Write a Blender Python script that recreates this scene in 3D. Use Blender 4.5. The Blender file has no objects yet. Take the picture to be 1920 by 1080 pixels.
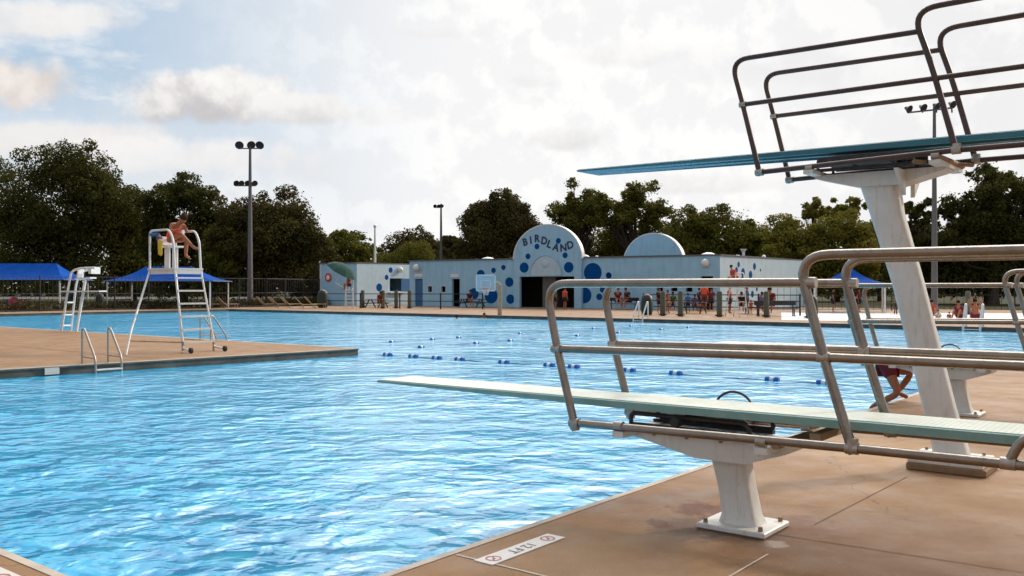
import bpy, math, random
import numpy as np
from math import radians as R, sin, cos, pi, sqrt, atan2
from mathutils import Vector as V, Matrix
from mathutils.geometry import tessellate_polygon

# ------------------------------------------------------------------ camera
sc = bpy.context.scene
F, EYE = 1700.0, 1.75
cd = bpy.data.cameras.new("camera"); cam = bpy.data.objects.new("camera", cd)
sc.collection.objects.link(cam); sc.camera = cam
cam.location = (0, 0, EYE); cam.rotation_euler = (R(90), 0, 0)
cd.sensor_width = 36; cd.lens = F/1920*36; cd.clip_start = .05; cd.clip_end = 6000

# ------------------------------------------------------------------ sky + sun
GLOW_AZ, GLOW_EL = 12, 52
SUN_AZ, SUN_EL = R(62), R(28)          # azimuth from +Y towards +X
w = bpy.data.worlds.new("World"); sc.world = w; w.use_nodes = True
nt = w.node_tree; nt.nodes.clear()
def N(t, **k):
    n = nt.nodes.new(t)
    for a, b in k.items(): setattr(n, a, b)
    return n
def L(a, b): nt.links.new(a, b)
def M_(op, a, b=None, c=None, clamp=False):
    n = N('ShaderNodeMath', operation=op, use_clamp=clamp)
    for i, q in enumerate((a, b, c)):
        if q is None: continue
        if isinstance(q, (int, float)): n.inputs[i].default_value = q
        else: L(q, n.inputs[i])
    return n.outputs[0]
def SS(x, lo, hi):
    n = N('ShaderNodeMapRange', interpolation_type='SMOOTHSTEP')
    L(x, n.inputs[0]); n.inputs[1].default_value = lo; n.inputs[2].default_value = hi
    return n.outputs[0]
def MIX(f, a, b):
    n = N('ShaderNodeMix', data_type='RGBA')
    if isinstance(f, (int, float)): n.inputs[0].default_value = f
    else: L(f, n.inputs[0])
    for s, q in ((6, a), (7, b)):
        if isinstance(q, tuple): n.inputs[s].default_value = (*q, 1)
        else: L(q, n.inputs[s])
    return n.outputs[2]
sky = N('ShaderNodeTexSky', sky_type='NISHITA', sun_disc=False, sun_elevation=SUN_EL, sun_rotation=SUN_AZ)
sky.dust_density = 2.5; sky.air_density = 1.0
tc = N('ShaderNodeTexCoord'); sep = N('ShaderNodeSeparateXYZ'); L(tc.outputs['Generated'], sep.inputs[0])
X, Y, Z = sep.outputs
yy = M_('MAXIMUM', Y, .05)
gu = M_('DIVIDE', X, yy); gv = M_('DIVIDE', Z, yy)        # compass-fixed coordinates of the northern sky
front = SS(Y, .05, .3)
# high cloud layer projected on a flat ceiling
zc = M_('ADD', M_('MAXIMUM', Z, 0), .18)
cmb = N('ShaderNodeCombineXYZ'); L(M_('DIVIDE', X, zc), cmb.inputs[0]); L(M_('DIVIDE', Y, zc), cmb.inputs[1])
n1 = N('ShaderNodeTexNoise'); n1.inputs['Scale'].default_value = 1.3; n1.inputs['Detail'].default_value = 9; n1.inputs['Roughness'].default_value = .58
L(cmb.outputs[0], n1.inputs['Vector'])
n2 = N('ShaderNodeTexNoise'); n2.inputs['Scale'].default_value = 13; n2.inputs['Detail'].default_value = 8; n2.inputs['Roughness'].default_value = .6
L(tc.outputs['Generated'], n2.inputs['Vector'])
n3 = N('ShaderNodeTexNoise'); n3.inputs['Scale'].default_value = 34; n3.inputs['Detail'].default_value = 6
L(tc.outputs['Generated'], n3.inputs['Vector'])
mpv = N('ShaderNodeVectorMath', operation='ADD'); L(tc.outputs['Generated'], mpv.inputs[0]); mpv.inputs[1].default_value = (.012, 0, .022)
n2o = N('ShaderNodeTexNoise'); n2o.inputs['Scale'].default_value = 13; n2o.inputs['Detail'].default_value = 8; n2o.inputs['Roughness'].default_value = .6
L(mpv.outputs[0], n2o.inputs['Vector'])
relief = M_('MULTIPLY', M_('SUBTRACT', n2.outputs[0], n2o.outputs[0]), 3.2)
# veil thickens towards the sun (east) and horizon
east = SS(gu, -.56, -.02); low = SS(gv, .30, .06)
veil = M_('MAXIMUM', M_('MULTIPLY', east, .97), M_('MULTIPLY', low, .8))
veil = M_('MAXIMUM', veil, M_('SUBTRACT', 1.0, front))
veil = M_('MAXIMUM', veil, M_('MULTIPLY', SS(n1.outputs[0], .52, .66), .85))
blue = MIX(.72, sky.outputs[0], (5.3, 7.1, 9.0))
vshade = SS(M_('ADD', M_('MULTIPLY', n2.outputs[0], .9), M_('ADD', M_('MULTIPLY', n1.outputs[0], .5), relief)), .50, 1.0)
veilc = MIX(vshade, (8.9, 8.85, 8.9), (9.8, 9.68, 9.55))
veilc = MIX(front, (5.2, 5.4, 5.8), veilc)
col = MIX(veil, blue, veilc)
# added glow above the view, away from the sun lamp, whitens the water
vm = N('ShaderNodeVectorMath', operation='DOT_PRODUCT'); L(tc.outputs['Generated'], vm.inputs[0])
vm.inputs[1].default_value = V((sin(R(GLOW_AZ))*cos(R(GLOW_EL)), cos(R(GLOW_AZ))*cos(R(GLOW_EL)), sin(R(GLOW_EL))))
glow = SS(vm.outputs['Value'], cos(R(36)), cos(R(8)))
glow = M_('POWER', glow, 1.3)
mg = N('ShaderNodeMix', data_type='RGBA', blend_type='ADD'); L(glow, mg.inputs[0]); L(col, mg.inputs[6]); mg.inputs[7].default_value = (18, 17.5, 17, 1)
col = mg.outputs[2]
vm2 = N('ShaderNodeVectorMath', operation='DOT_PRODUCT'); L(tc.outputs['Generated'], vm2.inputs[0]); vm2.inputs[1].default_value = V((sin(R(3))*cos(R(8)), cos(R(3))*cos(R(8)), sin(R(8))))
gl2 = SS(vm2.outputs['Value'], cos(R(24)), 1.0)
mg2 = N('ShaderNodeMix', data_type='RGBA', blend_type='ADD'); L(gl2, mg2.inputs[0]); L(col, mg2.inputs[6]); mg2.inputs[7].default_value = (.5, .48, .45, 1)
col = mg2.outputs[2]
# added bright ramp, unseen above the frame, for the ripples to reflect
rmp = M_('MULTIPLY', M_('MULTIPLY', SS(gv, .335, .60), SS(gu, -.50, .05)), M_('MULTIPLY', front, M_('SUBTRACT', 1.0, SS(gu, .7, 1.6))))
mg3 = N('ShaderNodeMix', data_type='RGBA', blend_type='ADD'); L(rmp, mg3.inputs[0]); L(col, mg3.inputs[6]); mg3.inputs[7].default_value = (30, 29.3, 28, 1)
col = mg3.outputs[2]
# cumulus heaps
def heap(cu, cv, ru, rv, lit, shade, soft=.35, amt=1.0):
    global col
    cu = (cu-960)/F; cv = (540-cv)/F; ru /= F; rv /= F
    wob = M_('MULTIPLY', M_('SUBTRACT', n2.outputs[0], .5), 1.7)
    wob3 = M_('MULTIPLY', M_('SUBTRACT', n3.outputs[0], .5), 1.3)
    a = M_('DIVIDE', M_('SUBTRACT', gu, cu), ru); b = M_('DIVIDE', M_('SUBTRACT', gv, cv), rv)
    r2 = M_('ADD', M_('MULTIPLY', a, a), M_('MULTIPLY', b, b))
    dens = M_('ADD', M_('SUBTRACT', 1.0, r2), M_('ADD', wob, wob3))
    m = M_('MULTIPLY', M_('MULTIPLY', SS(dens, 0, soft), front), amt)
    sh = M_('ADD', M_('MULTIPLY', b, .9), M_('MULTIPLY', wob, 1.3))
    sh = SS(M_('ADD', sh, M_('MULTIPLY', relief, 1.5)), -1.25, 1.35)
    col = MIX(m, col, MIX(sh, shade, lit))
heap(30, 155, 140, 58, (9.7, 9.1, 8.6), (7.4, 6.7, 6.3), .8)
heap(375, 180, 200, 62, (9.9, 9.7, 9.4), (6.0, 5.8, 5.9), .75)
heap(560, 205, 110, 36, (9.4, 9.2, 9.0), (7.1, 7.0, 7.1), .7)
heap(110, 262, 300, 42, (9.3, 8.9, 8.6), (8.4, 8.0, 7.7), .9, .8)
heap(330, 290, 280, 45, (9.5, 9.3, 9.2), (8.8, 8.6, 8.5), .9, .8)
heap(60, 35, 240, 42, (9.5, 9.2, 9.0), (8.6, 8.2, 7.9), .9, .75)
heap(1065, 262, 85, 26, (9.3, 9.2, 9.1), (7.6, 7.5, 7.5), .9, .8)
heap(1640, 120, 420, 60, (9.6, 9.5, 9.5), (8.3, 8.2, 8.3), .9, .6)
heap(1180, 100, 150, 30, (9.9, 9.8, 9.7), (8.4, 8.3, 8.3), .9, .7)
heap(1010, 150, 60, 18, (9.9, 9.8, 9.7), (8.4, 8.3, 8.3), .9, .7)
heap(820, 60, 120, 18, (9.8, 9.7, 9.6), (8.6, 8.5, 8.5), 1.0, .6)
heap(700, 215, 130, 24, (9.6, 9.5, 9.4), (8.2, 8.1, 8.1), 1.0, .7)
heap(570, 310, 110, 40, (9.6, 9.5, 9.3), (8.2, 8.1, 8.1), 1.2, .6)
heap(1330, 345, 180, 22, (9.3, 9.2, 9.1), (8.2, 8.0, 7.9), .9, .6)
bg = N('ShaderNodeBackground'); L(col, bg.inputs[0]); bg.inputs[1].default_value = .1
wo = N('ShaderNodeOutputWorld'); L(bg.outputs[0], wo.inputs[0])
sd = bpy.data.lights.new("sun", 'SUN'); sd.energy = 2.5; sd.angle = R(4); sd.color = (1, .86, .70)
so = bpy.data.objects.new("sun", sd); sc.collection.objects.link(so)
sdir = V((sin(SUN_AZ)*cos(SUN_EL), cos(SUN_AZ)*cos(SUN_EL), sin(SUN_EL)))
so.rotation_euler = (-sdir).to_track_quat('-Z', 'Y').to_euler(); so.location = (0, 0, 60)
sc.view_settings.view_transform = 'Standard'; sc.view_settings.look = 'None'
sc.view_settings.exposure = 0; sc.view_settings.gamma = 1

# ------------------------------------------------------------------ helpers
rnd = random.Random(7)
D = V((-2157, 1700, 0)).normalized(); E = V((D.y, -D.x, 0))     # pool axes: D along the boards, E along the board-side edge
UP = V((0, 0, 1))
def gnd(u, v, z=0.):
    y = (EYE-z)*F/(v-540); return V(((u-960)/F*y, y, z))
def at(u, v, y): return V(((u-960)/F*y, y, EYE+(540-v)*y/F))
def pl(u, v, P, dr):
    """point where the view ray meets the vertical plane through P along dr -> (t, z)"""
    k = (u-960)/F; t = (k*P.y-P.x)/(dr.x-k*dr.y); y = P.y+t*dr.y
    return t, EYE+(540-v)*y/F
def plp(u, v, P, dr):
    t, z = pl(u, v, P, dr); return V((P.x+t*dr.x, P.y+t*dr.y, z))
C0 = V((-1.531, 4.542, 0))
def ab(a, b, z=0.): return C0 + D*a + E*b + UP*z

class MB:
    def __init__(s): s.v = []; s.f = []
    def add(s, vs, fs):
        o = len(s.v); s.v += [tuple(p) for p in vs]; s.f += [tuple(i+o for i in f) for f in fs]; return s
    def box(s, c, size, ax=None, bev=0):
        x, y, z = ax if ax else (V((1, 0, 0)), V((0, 1, 0)), UP)
        c = V(c); a, b, h = [q/2 for q in size]
        if bev <= 0:
            P = [c+x*a*i+y*b*j+z*h*k for k in (-1, 1) for (i, j) in ((-1, -1), (1, -1), (1, 1), (-1, 1))]
            return s.add(P, [(3, 2, 1, 0), (4, 5, 6, 7), (0, 1, 5, 4), (1, 2, 6, 5), (2, 3, 7, 6), (3, 0, 4, 7)])
        pts = []
        for k in (-1, 1):
            for lev in ((0, 1) if k < 0 else (1, 0)):
                hh = h if lev == 0 else h-bev; ins = bev if lev == 0 else 0
                A, B = a-ins, b-ins
                for (i, j) in ((-1, -1), (1, -1), (1, 1), (-1, 1)):
                    q = bev*.7
                    for t in ((0, 1) if i*j > 0 else (1, 0)):
                        pts.append(c+x*i*(A-(q if t else 0))+y*j*(B-(0 if t else q))+z*k*hh)
        n = 8; fs = [tuple(range(n-1, -1, -1)), tuple(range(3*n, 4*n))]
        for l in range(3):
            for i in range(n):
                fs.append((l*n+i, l*n+(i+1) % n, (l+1)*n+(i+1) % n, (l+1)*n+i))
        return s.add(pts, fs)
    def tube(s, pts, r, seg=10, cap=True):
        pts = [V(p) for p in pts]; n = len(pts)
        rs = r if isinstance(r, (list, tuple)) else [r]*n
        t0 = (pts[1]-pts[0]).normalized()
        up = UP if abs(t0.z) < .9 else V((1, 0, 0))
        nx = t0.cross(up).normalized(); vs = []; fs = []
        for i, p in enumerate(pts):
            if i == 0: t = t0
            elif i == n-1: t = (pts[-1]-pts[-2]).normalized()
            else: t = ((pts[i+1]-p).normalized()+(p-pts[i-1]).normalized()).normalized()
            nx = (nx-t*nx.dot(t)).normalized(); ny = t.cross(nx)
            for k in range(seg):
                a = 2*pi*k/seg; vs.append(p+(nx*cos(a)+ny*sin(a))*rs[i])
        for i in range(n-1):
            for k in range(seg):
                fs.append((i*seg+k, i*seg+(k+1) % seg, (i+1)*seg+(k+1) % seg, (i+1)*seg+k))
        if cap: fs += [tuple(range(seg-1, -1, -1)), tuple(range((n-1)*seg, n*seg))]
        return s.add(vs, fs)
    def bar(s, a, b, wd, th, up=UP):
        a, b = V(a), V(b); t = (b-a); l = t.length; t.normalize()
        x = t.cross(up).normalized(); z = x.cross(t)
        return s.box((a+b)/2, (l, wd, th), (t, x, z))
    def ring(s, c, axis, prof, seg=24):
        """lathe: prof = [(r, h)] about axis through c"""
        c = V(c); axis = V(axis).normalized()
        q = UP if abs(axis.z) < .9 else V((1, 0, 0))
        x = axis.cross(q).normalized(); y = axis.cross(x); n = len(prof); vs = []
        for k in range(seg):
            a = 2*pi*k/seg; dr = x*cos(a)+y*sin(a)
            vs += [c+dr*r+axis*h for r, h in prof]
        fs = []
        for k in range(seg):
            k2 = (k+1) % seg
            for i in range(n-1): fs.append((k*n+i, k*n+i+1, k2*n+i+1, k2*n+i))
        return s.add(vs, fs)
    def ell(s, c, r, ax=None, seg=12, rings=8, jit=0):
        x, y, z = ax if ax else (V((1, 0, 0)), V((0, 1, 0)), UP)
        c = V(c); vs = [c+z*r[2]]; fs = []
        for i in range(1, rings):
            th = pi*i/rings
            for k in range(seg):
                a = 2*pi*k/seg; g = 1+rnd.uniform(-jit, jit)
                vs.append(c+(x*cos(a)*sin(th)*r[0]+y*sin(a)*sin(th)*r[1]+z*cos(th)*r[2])*g)
        vs.append(c-z*r[2])
        for k in range(seg):
            fs.append((0, 1+k, 1+(k+1) % seg)); o = 1+(rings-2)*seg
            fs.append((o+(k+1) % seg, o+k, len(vs)-1))
            for i in range(rings-2):
                fs.append((1+i*seg+k, 1+(i+1)*seg+k, 1+(i+1)*seg+(k+1) % seg, 1+i*seg+(k+1) % seg))
        return s.add(vs, fs)
    def slab(s, outline, holes, O, ax, ay, an, th, sides=True):
        """flat plate: 2-D outline with holes, on plane O,ax,ay, thickness th towards -an"""
        loops = [outline]+list(holes)
        tri = tessellate_polygon([[V((p[0], p[1], 0)) for p in l] for l in loops])
        flat = [p for l in loops for p in l]; n = len(flat)
        fr = [O+ax*p[0]+ay*p[1] for p in flat]; bk = [q-an*th for q in fr]
        fs = []
        for t in tri:
            a, b, c = [fr[i] for i in t]
            if (b-a).cross(c-a).dot(an) < 0: t = t[::-1]
            fs.append(tuple(t))
            if th > 0: fs.append(tuple(i+n for i in t[::-1]))
        if th > 0 and sides:
            o = 0
            for l in loops:
                m = len(l)
                for i in range(m): j = (i+1) % m; fs.append((o+i, o+j, o+j+n, o+i+n))
                o += m
        return s.add(fr+(bk if th > 0 else []), fs)
    def build(s, name, mat, parent=None, smooth=0, origin=None, fixn=True):
        me = bpy.data.meshes.new(name); o = V(origin) if origin is not None else V((0, 0, 0))
        me.from_pydata([tuple(V(p)-o) for p in s.v] if origin is not None else s.v, [], s.f)
        me.materials.append(mat)
        if fixn:
            import bmesh
            bm = bmesh.new(); bm.from_mesh(me); bmesh.ops.recalc_face_normals(bm, faces=bm.faces); bm.to_mesh(me); bm.free()
        if smooth:
            me.shade_smooth(); me.set_sharp_from_angle(angle=R(smooth))
        ob = bpy.data.objects.new(name, me); sc.collection.objects.link(ob); ob.location = o
        if parent is not None:
            ob.parent = parent; ob.matrix_parent_inverse = PM[parent.name].inverted() if parent.name in PM else parent.matrix_basis.inverted()
        PM[ob.name] = Matrix.Translation(o)
        return ob
PM = {}
def build_split(m, name, mat, parent, smooth=0):
    par = list(range(len(m.v)))
    def fd(i):
        while par[i] != i: par[i] = par[par[i]]; i = par[i]
        return i
    for f in m.f:
        a = fd(f[0])
        for i in f[1:]: par[fd(i)] = a
    grp = {}
    for f in m.f: grp.setdefault(fd(f[0]), []).append(f)
    out = []
    for fs in grp.values():
        ids = sorted({i for f in fs for i in f}); mp = {k: j for j, k in enumerate(ids)}
        q = MB(); q.add([m.v[i] for i in ids], [tuple(mp[i] for i in f) for f in fs]); out.append(q.build(name, mat, parent, smooth))
    return out
def tag(o, label, cat, group=None, kind=None):
    o['label'] = label; o['category'] = cat
    if group: o['group'] = group
    if kind: o['kind'] = kind
    return o
def thing(name, label, cat, loc=(0, 0, 0), group=None):
    o = bpy.data.objects.new(name, None); sc.collection.objects.link(o); o.location = loc
    o.empty_display_size = .3; PM[o.name] = Matrix.Translation(V(loc))
    return tag(o, label, cat, group)
def structure(o): o['kind'] = 'structure'; return o
def fillet(pts, r, n=6):
    pts = [V(p) for p in pts]; out = [pts[0]]
    for i in range(1, len(pts)-1):
        p = pts[i]; a = (pts[i-1]-p); b = (pts[i+1]-p)
        q = min(r, a.length*.49, b.length*.49); a.normalize(); b.normalize()
        A = p+a*q; B = p+b*q
        for k in range(n+1):
            t = k/n; out.append(A*(1-t)**2+p*2*t*(1-t)+B*t*t)
    out.append(pts[-1]); return out
def copy_tree(o, delta, label, **kw):
    def rec(q, parent):
        c = q.copy(); sc.collection.objects.link(c)
        if parent is not None: c.parent = parent; c.matrix_parent_inverse = q.matrix_parent_inverse.copy()
        for ch in list(q.children): rec(ch, c)
        return c
    c = rec(o, None); c.location = V(o.location)+V(delta); c['label'] = label
    return c

# ------------------------------------------------------------------ materials
MC = {}
def mat(name, col, rough=.6, metal=0., var=.12, scale=6., bump=0., bscale=60., spec=.5, col2=None, trans=0., coat=0.):
    m = bpy.data.materials.new(name); m.use_nodes = True; t = m.node_tree; p = t.nodes['Principled BSDF']
    n = t.nodes.new('ShaderNodeTexNoise'); n.inputs['Scale'].default_value = scale; n.inputs['Detail'].default_value = 6; n.inputs['Roughness'].default_value = .6
    g = t.nodes.new('ShaderNodeNewGeometry'); t.links.new(g.outputs['Position'], n.inputs['Vector'])
    mr = t.nodes.new('ShaderNodeMapRange'); mr.inputs[1].default_value = .3; mr.inputs[2].default_value = .7
    t.links.new(n.outputs[0], mr.inputs[0])
    mx = t.nodes.new('ShaderNodeMix'); mx.data_type = 'RGBA'; t.links.new(mr.outputs[0], mx.inputs[0])
    c2 = col2 if col2 else tuple(min(1, c*(1+var)) for c in col)
    c1 = tuple(c*(1-var) for c in col) if not col2 else col
    mx.inputs[6].default_value = (*c1, 1); mx.inputs[7].default_value = (*c2, 1)
    t.links.new(mx.outputs[2], p.inputs['Base Color'])
    p.inputs['Roughness'].default_value = rough; p.inputs['Metallic'].default_value = metal
    p.inputs['Specular IOR Level'].default_value = spec
    if coat: p.inputs['Coat Weight'].default_value = coat
    if bump:
        nb = t.nodes.new('ShaderNodeTexNoise'); nb.inputs['Scale'].default_value = bscale; nb.inputs['Detail'].default_value = 4
        t.links.new(g.outputs['Position'], nb.inputs['Vector'])
        b = t.nodes.new('ShaderNodeBump'); b.inputs['Strength'].default_value = bump; b.inputs['Distance'].default_value = .02
        t.links.new(nb.outputs[0], b.inputs['Height']); t.links.new(b.outputs[0], p.inputs['Normal'])
    MC[name] = m; return m
mat('bronze_tube', (.285, .24, .20), .27, .88, .18, 5, .1, 40)
mat('bronze_backlit', (.075, .05, .045), .4, .4, .2, 5)  # same bronze for the high rails, backlit shade put into the colour
mat('silver_fitting', (.40, .36, .32), .4, .75, .2, 30)
mat('dark_metal', (.05, .045, .045), .45, .6, .3, 12)
mat('plinth_concrete', (.24, .15, .085), .9, 0, .2, 5, .3, 60)
mat('white_enamel', (.70, .69, .66), .42, 0, .10, 3, .15, 25, col2=(.60, .58, .54))
mat('white_metal', (.72, .72, .70), .4, .1, .08, 8)
mat('rust_steel', (.30, .20, .12), .7, .2, .3, 14, .3)
mat('alu_board', (.20, .36, .33), .5, .1, .12, 5)
mat('high_board', (.025, .17, .23), .42, 0, .15, 3)
mat('rubber', (.03, .03, .03), .8)
mat('building_blue', (.32, .55, .72), .8, 0, .07, 1.2, .25, 14)
mat('building_pale', (.46, .60, .69), .8, 0, .06, 1.2)  # side walls: sunlit tone of the wall blue put into the colour; also trim
mat('dot_blue', (.0, .07, .26), .8, 0, .08, 2, spec=.1)
mat('letter_navy', (.02, .04, .12), .7)
mat('door_blue', (.03, .13, .30), .6)
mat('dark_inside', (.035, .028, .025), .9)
mat('roof_edge', (.12, .12, .13), .8)
mat('fence_dark', (.03, .03, .035), .6, .3)
mat('pad_green', (.10, .105, .07), .8, 0, .2, 9)
mat('pole_grey', (.14, .13, .13), .6, .4)
mat('canvas_blue', (.0, .058, .32), .9, 0, .08, 2, spec=.08)
mat('canvas_green', (.002, .045, .038), .9, 0, .25, 3)
mat('wood_brown', (.13, .07, .05), .8, 0, .3, 9)
mat('bin_green', (.012, .03, .02), .6)
mat('tan_pole', (.42, .31, .2), .7, 0, .2, 6)
mat('rope', (.12, .18, .3), .8)
mat('float_blue', (.01, .10, .42), .35)
mat('float_white', (.6, .75, .82), .4)
mat('tile_white', (.62, .57, .52), .35, 0, .06, 20)
mat('mark_red', (.45, .07, .06), .5)
mat('mark_black', (.05, .05, .06), .5)
mat('joint_pale', (.52, .43, .34), .9, 0, .2, 9)
mat('joint_dark', (.13, .085, .055), .95, 0, .3, 9)
mat('curb', (.10, .095, .08), .75, 0, .35, 2.5, .3, 20)
mat('coping', (.46, .38, .31), .75, 0, .15, 4, .2, 60)
mat('pale_concrete', (.68, .68, .68), .7, 0, .1, .6)
mat('basin', (.05, .3, .5), .6)
mat('road', (.08, .085, .095), .9, 0, .1, .3)
mat('hair_dark', (.02, .012, .01), .8, spec=.1); mat('hair_brown', (.05, .022, .012), .85, spec=.08)
mat('skin_tan', (.38, .125, .05), .6, 0, .1, 12); mat('skin_light', (.50, .27, .18), .5, 0, .1, 12); mat('skin_dark', (.10, .05, .03), .5)
mat('suit_red', (.55, .05, .03), .7); mat('suit_orange', (.85, .08, .02), .7); mat('cloth_navy', (.01, .015, .04), .8)
mat('cloth_green', (.01, .12, .05), .8); mat('cloth_blue', (.02, .15, .40), .8); mat('cloth_maroon', (.17, .012, .022), .8)
mat('cloth_pink', (.6, .05, .15), .8); mat('cloth_black', (.012, .012, .014), .8); mat('cloth_white', (.75, .72, .7), .8)
mat('float_yellow', (.65, .42, .03), .6); mat('cloth_purple', (.12, .08, .2), .8)
mat('trunk', (.055, .042, .032), .95, 0, .35, 3, .6, 12)

def weather(name, colr, amt, sx, sz, lo, hi):
    """run-down streaks and chips"""
    t = MC[name].node_tree; p = t.nodes['Principled BSDF']; src = p.inputs['Base Color'].links[0].from_socket
    g = [n for n in t.nodes if n.type == 'NEW_GEOMETRY'][0]
    mp = t.nodes.new('ShaderNodeMapping'); mp.inputs['Scale'].default_value = (sx, sx, sz); t.links.new(g.outputs['Position'], mp.inputs[0])
    n = t.nodes.new('ShaderNodeTexNoise'); n.inputs['Scale'].default_value = 1; n.inputs['Detail'].default_value = 7; n.inputs['Roughness'].default_value = .65; t.links.new(mp.outputs[0], n.inputs['Vector'])
    r = t.nodes.new('ShaderNodeMapRange'); t.links.new(n.outputs[0], r.inputs[0]); r.inputs[1].default_value = lo; r.inputs[2].default_value = hi; r.inputs[4].default_value = amt
    x = t.nodes.new('ShaderNodeMix'); x.data_type = 'RGBA'; t.links.new(r.outputs[0], x.inputs[0]); t.links.new(src, x.inputs[6]); x.inputs[7].default_value = (*colr, 1)
    t.links.new(x.outputs[2], p.inputs['Base Color'])
weather('white_enamel', (.40, .33, .24), .55, 22, 2.5, .52, .75); weather('white_enamel', (.25, .12, .05), .85, 35, 30, .66, .72)
weather('building_blue', (.22, .36, .47), .5, 3, .35, .48, .75); weather('building_pale', (.33, .42, .48), .45, 3, .35, .48, .75)
weather('alu_board', (.34, .42, .38), .5, 9, 14, .5, .7); weather('curb', (.20, .19, .16), .6, 1.5, 8, .5, .7)
weather('bronze_tube', (.14, .10, .075), .5, 14, 14, .55, .72); weather('canvas_blue', (.01, .09, .42), .5, 1.2, 2, .45, .65)
def leafmat(name, c1, c2):
    m = mat(name, c1, .9, col2=c2, scale=.45, spec=.04); t = m.node_tree; p = t.nodes['Principled BSDF']
    tr = t.nodes.new('ShaderNodeBsdfTranslucent'); mx = t.nodes.new('ShaderNodeMixShader'); mx.inputs[0].default_value = .28
    src = p.inputs['Base Color'].links[0].from_socket; t.links.new(src, tr.inputs[0])
    t.links.new(p.outputs[0], mx.inputs[1]); t.links.new(tr.outputs[0], mx.inputs[2])
    t.links.new(mx.outputs[0], t.nodes['Material Output'].inputs[0])
leafmat('leaf_dark', (.036, .042, .012), (.100, .096, .024))
leafmat('leaf_brown', (.042, .038, .014), (.100, .082, .024))
leafmat('leaf_mid', (.080, .088, .016), (.17, .155, .030))
leafmat('leaf_light', (.13, .13, .020), (.25, .21, .040))

# concrete deck: stains, hairline cracks, saw cuts are separate strips
def deckmat():
    m = mat('deck', (.225, .112, .040), .8, col2=(.32, .178, .075), scale=.8, bump=.35, bscale=110, spec=.3)
    t = m.node_tree; p = t.nodes['Principled BSDF']; g = [n for n in t.nodes if n.type == 'NEW_GEOMETRY'][0]
    base = p.inputs['Base Color'].links[0].from_socket
    def noise(sc_, det=6, ro=.6):
        n = t.nodes.new('ShaderNodeTexNoise'); n.inputs['Scale'].default_value = sc_; n.inputs['Detail'].default_value = det; n.inputs['Roughness'].default_value = ro
        t.links.new(g.outputs['Position'], n.inputs['Vector']); return n.outputs[0]
    def mr(x, a, b, c=0, d=1):
        n = t.nodes.new('ShaderNodeMapRange'); t.links.new(x, n.inputs[0])
        for i, q in enumerate((a, b, c, d)): n.inputs[i+1].default_value = q
        return n.outputs[0]
    def mix(f, a, b, bt='MIX'):
        n = t.nodes.new('ShaderNodeMix'); n.data_type = 'RGBA'; n.blend_type = bt; t.links.new(f, n.inputs[0])
        t.links.new(a, n.inputs[6]); n.inputs[7].default_value = (*b, 1); return n.outputs[2]
    c = mix(mr(noise(2.3, 8, .7), .45, .72, 0, .55), base, (.22, .115, .06))
    c = mix(mr(noise(14, 6, .7), .55, .8, 0, .3), c, (.40, .26, .16))
    c = mix(mr(noise(130, 3), .5, .8, 0, .4), c, (.15, .09, .055))
    c = mix(mr(noise(260, 2), .55, .75, 0, .35), c, (.50, .38, .26))
    vo = t.nodes.new('ShaderNodeTexVoronoi'); vo.feature = 'DISTANCE_TO_EDGE'; vo.inputs['Scale'].default_value = .23
    dn = t.nodes.new('ShaderNodeTexNoise'); dn.inputs['Scale'].default_value = 1.6; dn.inputs['Detail'].default_value = 6; t.links.new(g.outputs['Position'], dn.inputs['Vector'])
    va = t.nodes.new('ShaderNodeVectorMath'); va.operation = 'MULTIPLY_ADD'; t.links.new(dn.outputs['Color'], va.inputs[0]); va.inputs[1].default_value = (.8, .8, 0); t.links.new(g.outputs['Position'], va.inputs[2])
    t.links.new(va.outputs[0], vo.inputs['Vector'])
    c = mix(mr(vo.outputs['Distance'], .0022, .0006, 0, .6), c, (.09, .055, .035))
    # rust by the low stand's anchor plate, other tone spots, one painted shadow
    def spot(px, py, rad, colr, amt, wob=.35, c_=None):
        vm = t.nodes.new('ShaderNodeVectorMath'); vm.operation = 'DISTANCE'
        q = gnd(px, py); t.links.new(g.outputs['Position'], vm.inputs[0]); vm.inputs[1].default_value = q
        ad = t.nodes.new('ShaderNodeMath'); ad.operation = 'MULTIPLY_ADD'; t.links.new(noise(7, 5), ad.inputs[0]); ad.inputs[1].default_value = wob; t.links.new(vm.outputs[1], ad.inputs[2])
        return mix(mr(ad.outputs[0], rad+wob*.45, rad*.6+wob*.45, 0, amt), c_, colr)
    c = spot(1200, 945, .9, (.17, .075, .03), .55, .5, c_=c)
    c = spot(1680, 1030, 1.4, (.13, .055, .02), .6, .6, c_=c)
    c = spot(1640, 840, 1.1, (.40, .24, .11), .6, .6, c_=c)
    c = spot(1300, 988, .42, (.11, .06, .04), .7, .5, c_=c)  # soft shadow left of the pedestal, painted into the deck colour
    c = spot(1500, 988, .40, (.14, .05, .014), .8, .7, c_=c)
    c = spot(1395, 1002, .38, (.10, .05, .025), .8, .4, c_=c)  # darker spot under the base plate
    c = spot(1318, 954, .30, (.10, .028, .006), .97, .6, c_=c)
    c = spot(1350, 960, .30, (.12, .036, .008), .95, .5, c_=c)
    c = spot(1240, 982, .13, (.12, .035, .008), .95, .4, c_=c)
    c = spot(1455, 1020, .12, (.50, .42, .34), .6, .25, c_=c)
    t.links.new(c, p.inputs['Base Color'])
    t.links.new(mr(noise(1.7, 6), .35, .7, .48, .8), p.inputs['Roughness'])
    return m
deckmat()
def grassmat():
    mat('grass', (.030, .034, .012), .95, spec=.1, col2=(.062, .052, .02), scale=.35, bump=.5, bscale=30)
grassmat()
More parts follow.
